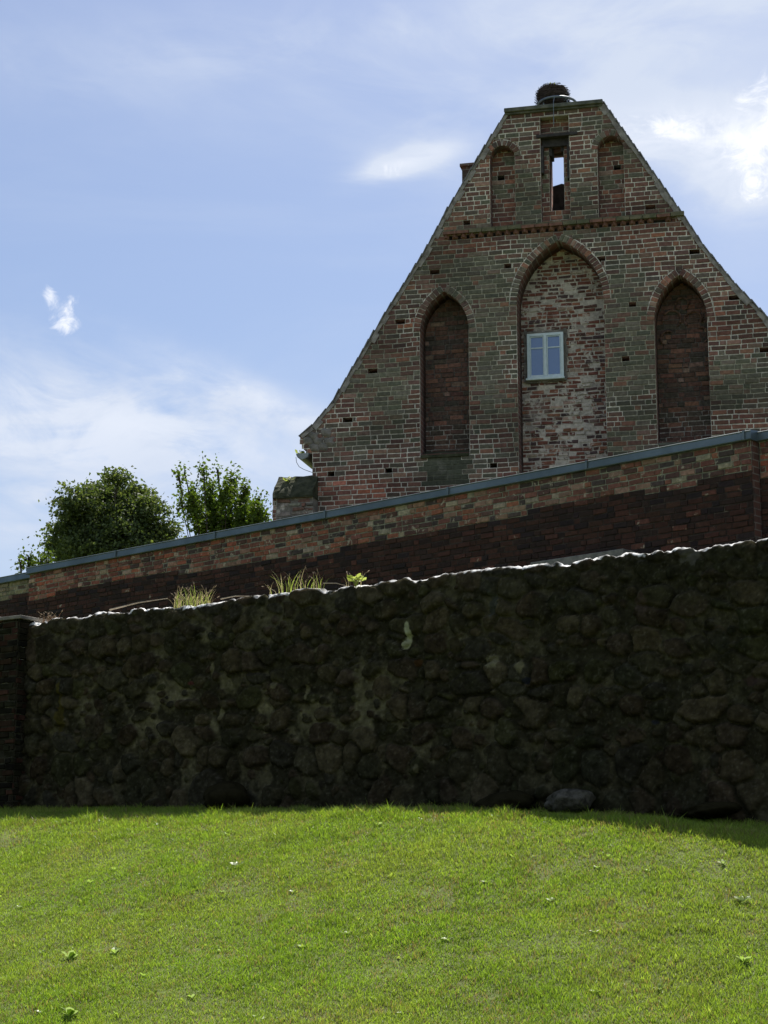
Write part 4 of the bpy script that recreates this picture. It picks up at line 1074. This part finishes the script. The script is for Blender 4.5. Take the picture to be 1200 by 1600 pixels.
# ================================================================== TREES
def tree(name, base, crown, label, seed, n_leaf, leaf, mode, cpal, group='trees beyond the brick wall'):
    """crown: list of (dx,dy,z,r) lobes in metres above base"""
    rg = random.Random(seed); rn = np.random.default_rng(seed)
    t = tag(empty(name, base), label, 'tree', group)
    s = MB(); H = max(c[2] + c[3] for c in crown)
    s.tube([(0, 0, -.5), (.05, 0, H * .2), (-.05, .05, H * .38), (0, 0, H * .5)], [.24, .19, .15, .11], 9)
    tips = []
    for (dx, dy, z, r) in crown:
        st_ = Vector((0, 0, H * rg.uniform(.25, .45))); e = Vector((dx, dy, z)); m1 = st_.lerp(e, .5) + Vector((rg.uniform(-.2, .2), rg.uniform(-.2, .2), .15))
        kk_ = 1 if mode == 'dense' else .42; s.tube([st_, m1, e], [.08 * kk_, .05 * kk_, .02 * kk_], 6)
        for k in range(5):
            a = Vector((rg.gauss(0, 1), rg.gauss(0, 1), rg.gauss(.3, 1))).normalized() * r * .85
            s.tube([e.lerp(m1, .3 * rg.random()), e + a * .5, e + a], [.022, .014, .006], 4)
    s.build('trunk', M_BARK, t)
    # leaf sprays: clumps of leaves gathered round many small twig centres
    P = []; tot = sum(c[3] ** 2 for c in crown)
    for (dx, dy, z, r) in crown:
        nn = int(n_leaf * r * r / tot); per = 26 if mode == 'dense' else 18; nc_ = max(3, nn // per)
        d = rn.normal(size=(nc_, 3)); d /= np.linalg.norm(d, axis=1)[:, None]
        rad = r * (rn.uniform(0, 1, (nc_, 1)) ** (.33 if mode == 'dense' else .45)) * (1 + .12 * np.sin(d[:, :1] * 9 + seed))
        stretch = 1.0 if mode == 'dense' else 1.7
        c = d * rad * np.array([1, 1, .85 * stretch]) + np.array([0, 0, -1.0 * r * (stretch > 1)]) + np.array([dx, dy, z])
        cs = (.17 if mode == 'dense' else .13)
        if mode == 'airy': q = c[:, None] + rn.normal(size=(nc_, per, 3)) * np.array([cs * .6, cs * .6, cs * 1.7])
        else: q = c[:, None] + rn.normal(size=(nc_, per, 3)) * cs * np.array([1.15, 1.15, .55])
        P.append(q.reshape(-1, 3))
    P = np.concatenate(P); n = len(P)
    nrm = rn.normal(size=(n, 3)) + np.array([0, 0, .9]); nrm /= np.linalg.norm(nrm, axis=1)[:, None]
    a = np.cross(nrm, rn.normal(size=(n, 3))); a /= np.linalg.norm(a, axis=1)[:, None]; b = np.cross(nrm, a)
    L = leaf * rn.uniform(.6, 1.3, (n, 1)); W = L * .36
    V = np.stack([P - a * L * .5, P + b * W + nrm * W * .3 - a * L * .05, P + a * L * .5, P - b * W + nrm * W * .3 - a * L * .05], 1).reshape(-1, 3)
    F = np.arange(n * 4).reshape(-1, 4)
    cp = np.array(cpal); C = cp[rn.integers(0, len(cp), n)] * rn.uniform(.7, 1.3, (n, 1))
    C = np.repeat(C, 4, 0)
    link('crown', npmesh('crown', V, F, [M_LEAF], col=C), t)
    return t
TY = 60
def tp(px, py, Y=TY):
    r = ray(px, py); k = Y / r.y; return Vector((r.x * k, Y, CAMZ + r.z * k))
def lobes(base, lst, Y, seed):
    rg = random.Random(seed); out = []
    for px, py, rpx in lst:
        p = tp(px, py, Y); out.append((p.x - base.x, rg.uniform(-1.0, 1.0), p.z - base.z, rpx / 3000 * Y * 1.0))
    return out
b1 = tp(175, 1100); b1.z = 5.0
L1 = [(128, 795, 34), (160, 782, 36), (200, 780, 36), (232, 806, 32), (112, 828, 34), (180, 820, 48), (240, 845, 36), (98, 855, 26), (140, 865, 40), (188, 760, 18), (145, 766, 20), (258, 830, 17), (80, 842, 12), (205, 860, 44), (150, 830, 40), (215, 770, 16), (262, 852, 14), (168, 756, 12)]
tree('chestnut_tree', b1, lobes(b1, L1, TY, 1), 'big round dense dark green tree behind the brick wall, left', 5, 34000, .125, 'dense', [(.07, .10, .04), (.088, .12, .048), (.052, .076, .032), (.12, .15, .06)])
b2 = tp(345, 1100, 56); b2.z = 5.0
L2 = [(296, 752, 7), (300, 768, 10), (307, 788, 13), (322, 728, 6), (325, 742, 9), (328, 760, 11), (334, 782, 13), (342, 722, 4), (350, 800, 17), (360, 730, 6), (361, 748, 8), (357, 768, 11), (384, 752, 6), (380, 768, 8), (374, 788, 13), (398, 768, 6), (394, 784, 10), (345, 820, 22), (318, 815, 15), (384, 812, 20), (408, 806, 13), (285, 742, 5), (283, 776, 6), (404, 820, 14), (290, 728, 3), (366, 720, 3)]
tree('young_tree', b2, lobes(b2, [(a, b + (800 - b) * .22, c * 1.05) for a, b, c in L2], 56, 2), 'airy bright green young tree with upright shoots between the dense tree and the gable', 8, 11500, .115, 'airy', [(.09, .14, .022), (.12, .18, .03), (.07, .10, .022)])
b3 = tp(45, 1100, 54); b3.z = 5.0
L3 = [(50, 878, 8), (63, 874, 8), (75, 880, 9), (55, 888, 9), (70, 890, 10), (40, 886, 5)]
tree('small_tree', b3, lobes(b3, L3, 54, 3), 'small low tree top just showing over the brick wall at far left', 11, 900, .12, 'airy', [(.08, .12, .025), (.07, .10, .022)])

# ================================================================== LAWN GRASS
def blades(n, region, seed, hmul=1.0, wmul=1.0, dead=.13):
    rn = np.random.default_rng(seed)
    (x0, x1, y0, y1) = region
    X = rn.uniform(x0, x1, n); Y = rn.uniform(y0, y1, n)
    dx, dy = X - SP.o.x, Y - SP.o.y
    wd = -(dx * SP.n.x + dy * SP.n.y)
    ang = X / Y
    keep = (wd > .0) & (np.abs(ang) < .235) & (wd < 12)
    dens = .5 + .9 * fbm(X * 1.6, Y * 1.6, 21)
    keep &= rn.uniform(0, 1, n) < np.clip(dens, .2, 1)
    bare = fbm(X * 3.6 + 9, Y * 3.6, 23); keep &= ~((bare > .71) & (rn.uniform(0, 1, n) < .5))
    X, Y, wd, bare = X[keep], Y[keep], wd[keep], bare[keep]; n = len(X)
    Z = lawn_z(X, Y) - .004
    tall = fbm(X * 1.1, Y * 1.1, 25); tall2 = fbm(X * 4, Y * 4, 26)
    edge = np.exp(-((wd - WC + .25) / .28) ** 2)
    h = (.015 + .020 * tall + .022 * np.clip(tall2 - .5, 0, 1) * 2) * rn.uniform(.45, 1.6, n) * hmul * (1 + 1.5 * edge + 1.3 * np.exp(-(wd / .4) ** 2)) * (.55 + .9 * fbm(X * 13, Y * 13, 31))
    h *= np.where(rn.uniform(0, 1, n) < .01, 1.6, 1)
    a = rn.uniform(0, 2 * np.pi, n); ln = rn.uniform(.1, 1.0, n) * h
    w_ = rn.uniform(.0020, .0046, n) * wmul
    wide = rn.uniform(0, 1, n) < .006; w_ = np.where(wide, w_ * 4, w_)
    fa = rn.uniform(0, np.pi, n)
    sx_, sy_ = np.cos(fa) * w_, np.sin(fa) * w_
    tx, ty = np.cos(a) * ln, np.sin(a) * ln
    V = np.zeros((n, 5, 3))
    V[:, 0] = np.stack([X - sx_, Y - sy_, Z], 1); V[:, 1] = np.stack([X + sx_, Y + sy_, Z], 1)
    mx, my, mz = X + tx * .35, Y + ty * .35, Z + h * .6
    V[:, 2] = np.stack([mx + sx_ * .7, my + sy_ * .7, mz], 1); V[:, 3] = np.stack([mx - sx_ * .7, my - sy_ * .7, mz], 1)
    V[:, 4] = np.stack([X + tx, Y + ty, Z + h], 1)
    b = np.arange(n)[:, None] * 5
    F4 = b + np.array([[0, 1, 2, 3]]); F3 = b + np.array([[3, 2, 4]])
    hue = fbm(X * .9 + 3, Y * .9, 27); f = np.clip((hue - .3) * 2.2, 0, 1)[:, None]
    C = np.array([.200, .305, .040]) * (1 - f) + np.array([.255, .335, .062]) * f
    dk = np.maximum(fbm(X * 3.1, Y * 3.1, 29), fbm(X * 6.5, Y * 6.5, 35) - .05); C = C * (1.08 - .22 * np.clip((dk - .50) * 5, 0, 1) * .9)[:, None]
    C *= rn.uniform(.6, 1.35, (n, 1)) * (1 - .35 * (rn.uniform(0, 1, n) < .2))[:, None]
    dd = rn.uniform(0, 1, n) < dead * (.4 + 2.2 * np.clip(bare - .45, 0, 1) * 3)
    C = np.where(dd[:, None], np.array([.30, .23, .13]) * rn.uniform(.55, 1.15, (n, 1)), C)
    C = np.where(wide[:, None], np.array([.26, .33, .09]) * rn.uniform(.7, 1.2, (n, 1)), C)
    C = np.repeat(C, 5, 0)
    me = npmesh('grass', V.reshape(-1, 3), [F4, F3], [M_GRASS], col=C)
    return me
grass = link('grass', blades(2000000, (-6.6, 5.4, 11, 27.5), 3)); tag(grass, 'short green lawn grass covering the bank', 'grass', kind='stuff')

# broad-leaved weeds scattered in the lawn
def lawn_at(px, py):
    r = ray(px, py); t = np.arange(9, 30, .01); X = r.x * t; Y = r.y * t; Zr = CAMZ + r.z * t
    k = np.argmax(Zr < lawn_z(X, Y)) 
    return Vector((X[k], Y[k], float(lawn_z(X[k:k + 1], Y[k:k + 1])[0])))
def rosette(n, size, seed, pale=.3):
    rg = random.Random(seed); s = MB()
    for i in range(n):
        a = 2 * math.pi * i / n + rg.uniform(-.4, .4); el = rg.uniform(.25, 1.1); L = size * rg.uniform(.6, 1.25)
        d = Vector((math.cos(a), math.sin(a), 0)); sd_ = Vector((-math.sin(a), math.cos(a), 0)) * L * rg.uniform(.2, .32)
        c = [Vector((0, 0, .005)) + d * L * t * math.cos(el * (1 - .5 * t)) + Vector((0, 0, L * math.sin(el) * t * (1.2 - .45 * t))) for t in (0, .3, .65, 1)]
        up = Vector((0, 0, L * .05))
        s.add([c[0], c[1] + sd_ * .8 + up, c[2] + sd_ + up, c[3], c[2] - sd_ + up, c[1] - sd_ * .8 + up, c[1], c[2]], [(0, 1, 6), (1, 2, 7, 6), (2, 3, 7), (3, 4, 7), (4, 5, 6, 7), (5, 0, 6)], 1 if rg.random() < pale else 0)
    return s
m_wg = flat_mat('weed_green', (.20, .28, .05), (.3, .38, .08), 20, .4, spec=.5); m_wp = flat_mat('weed_pale', (.16, .23, .06), (.24, .30, .10), 20, .35, spec=.6)
translucent_tuft(m_wg, (.34, .5, .08)); translucent_tuft(m_wp, (.34, .46, .13))
protos = [rosette(n, sz, sd_).build('broadleaf_weed', [m_wg, m_wp]) for n, sz, sd_ in ((7, .10, 1), (5, .07, 2), (4, .055, 3), (9, .12, 4))]
used = set()
WEEDS = [(108, 1500, 3), (180, 1490, 0), (66, 1490, 1), (108, 1590, 3), (180, 1585, 1), (66, 1585, 1), (345, 1487, 2), (347, 1395, 2), (177, 1360, 2), (933, 1358, 2), (1024, 1390, 2), (930, 1458, 2), (1024, 1484, 2), (930, 1552, 2),
         (472, 1482, 2), (223, 1432, 1), (223, 1526, 1), (1162, 1410, 0), (1162, 1504, 0), (140, 1380, 1), (460, 1395, 1), (1013, 1362, 2), (1032, 1548, 1), (855, 1287, 1), (590, 1290, 1), (660, 1282, 1), (350, 1305, 1), (372, 1355, 0), (950, 1340, 1), (245, 1290, 2), (1130, 1350, 1), (800, 1340, 1),
         (540, 1460, 2), (630, 1585, 2), (700, 1470, 2), (760, 1380, 2), (860, 1410, 1), (300, 1560, 2), (400, 1590, 1), (30, 1420, 1)]
def side_word(px): return 'far left' if px < 200 else 'left' if px < 450 else 'centre' if px < 750 else 'right' if px < 1000 else 'far right'
def row_word(py): return 'just below the crest' if py < 1320 else 'upper' if py < 1400 else 'middle' if py < 1480 else 'lower' if py < 1550 else 'lowest'
cnt = {}
SZ = ['leafy green weed rosette', 'small green weed rosette', 'tiny folded-leaf weed', 'large pale-leaved weed clump']
for k_, (px, py, ty) in enumerate(WEEDS):
    o = protos[ty] if ty not in used else protos[ty].copy()
    if ty in used: COL.objects.link(o)
    used.add(ty); o.location = lawn_at(px, py) - Vector((0, 0, .004)); rr = random.Random(k_); o.rotation_euler = (rr.uniform(-.2, .2) + .3, rr.uniform(-.2, .2), rr.uniform(0, 6.28)); sc = rr.uniform(.7, 1.05); o.scale = (sc, sc, sc)
    tag(o, f'{SZ[ty]} in the {side_word(px)} part of the lawn, {row_word(py)}' + (' of the slope' if 'crest' not in row_word(py) else ''), 'weed', 'broad-leaved weeds in the lawn')
# daisies with white heads along the lit crest
def flower(px, py, label):
    s = MB(); s.tube([(0, 0, 0), (.004, 0, .05), (0, 0, .1)], .0018, 4, 0)
    for i in range(7):
        a = 2 * math.pi * i / 7; d = Vector((math.cos(a), math.sin(a), .25)) * .012; q = Vector((-math.sin(a), math.cos(a), 0)) * .004; c = Vector((0, 0, .1))
        s.add([c, c + d * .6 + q, c + d, c + d * .6 - q], [(0, 1, 2, 3)], 1)
    s.tube([(0, 0, .098), (0, 0, .104)], .0035, 6, 2)
    o = s.build('flower', [m_wg, m_white, m_ts]); o.location = lawn_at(px, py); tag(o, label, 'flower', 'little white flowers on the crest of the lawn')
m_white = flat_mat('white_petal', (.6, .6, .58), (.75, .75, .72), 20, .7)
for i, (px, py, nm) in enumerate(((559, 1262, 'left of centre on the crest'), (584, 1264, 'on the crest near the middle'), (720, 1266, 'on the crest right of the middle'), (757, 1266, 'on the crest left of the pale grey boulder'), (888, 1276, 'in front of the pale grey boulder'), (962, 1284, 'on the crest right of the pale grey boulder'))):
    flower(px, py, 'small white flower ' + nm)
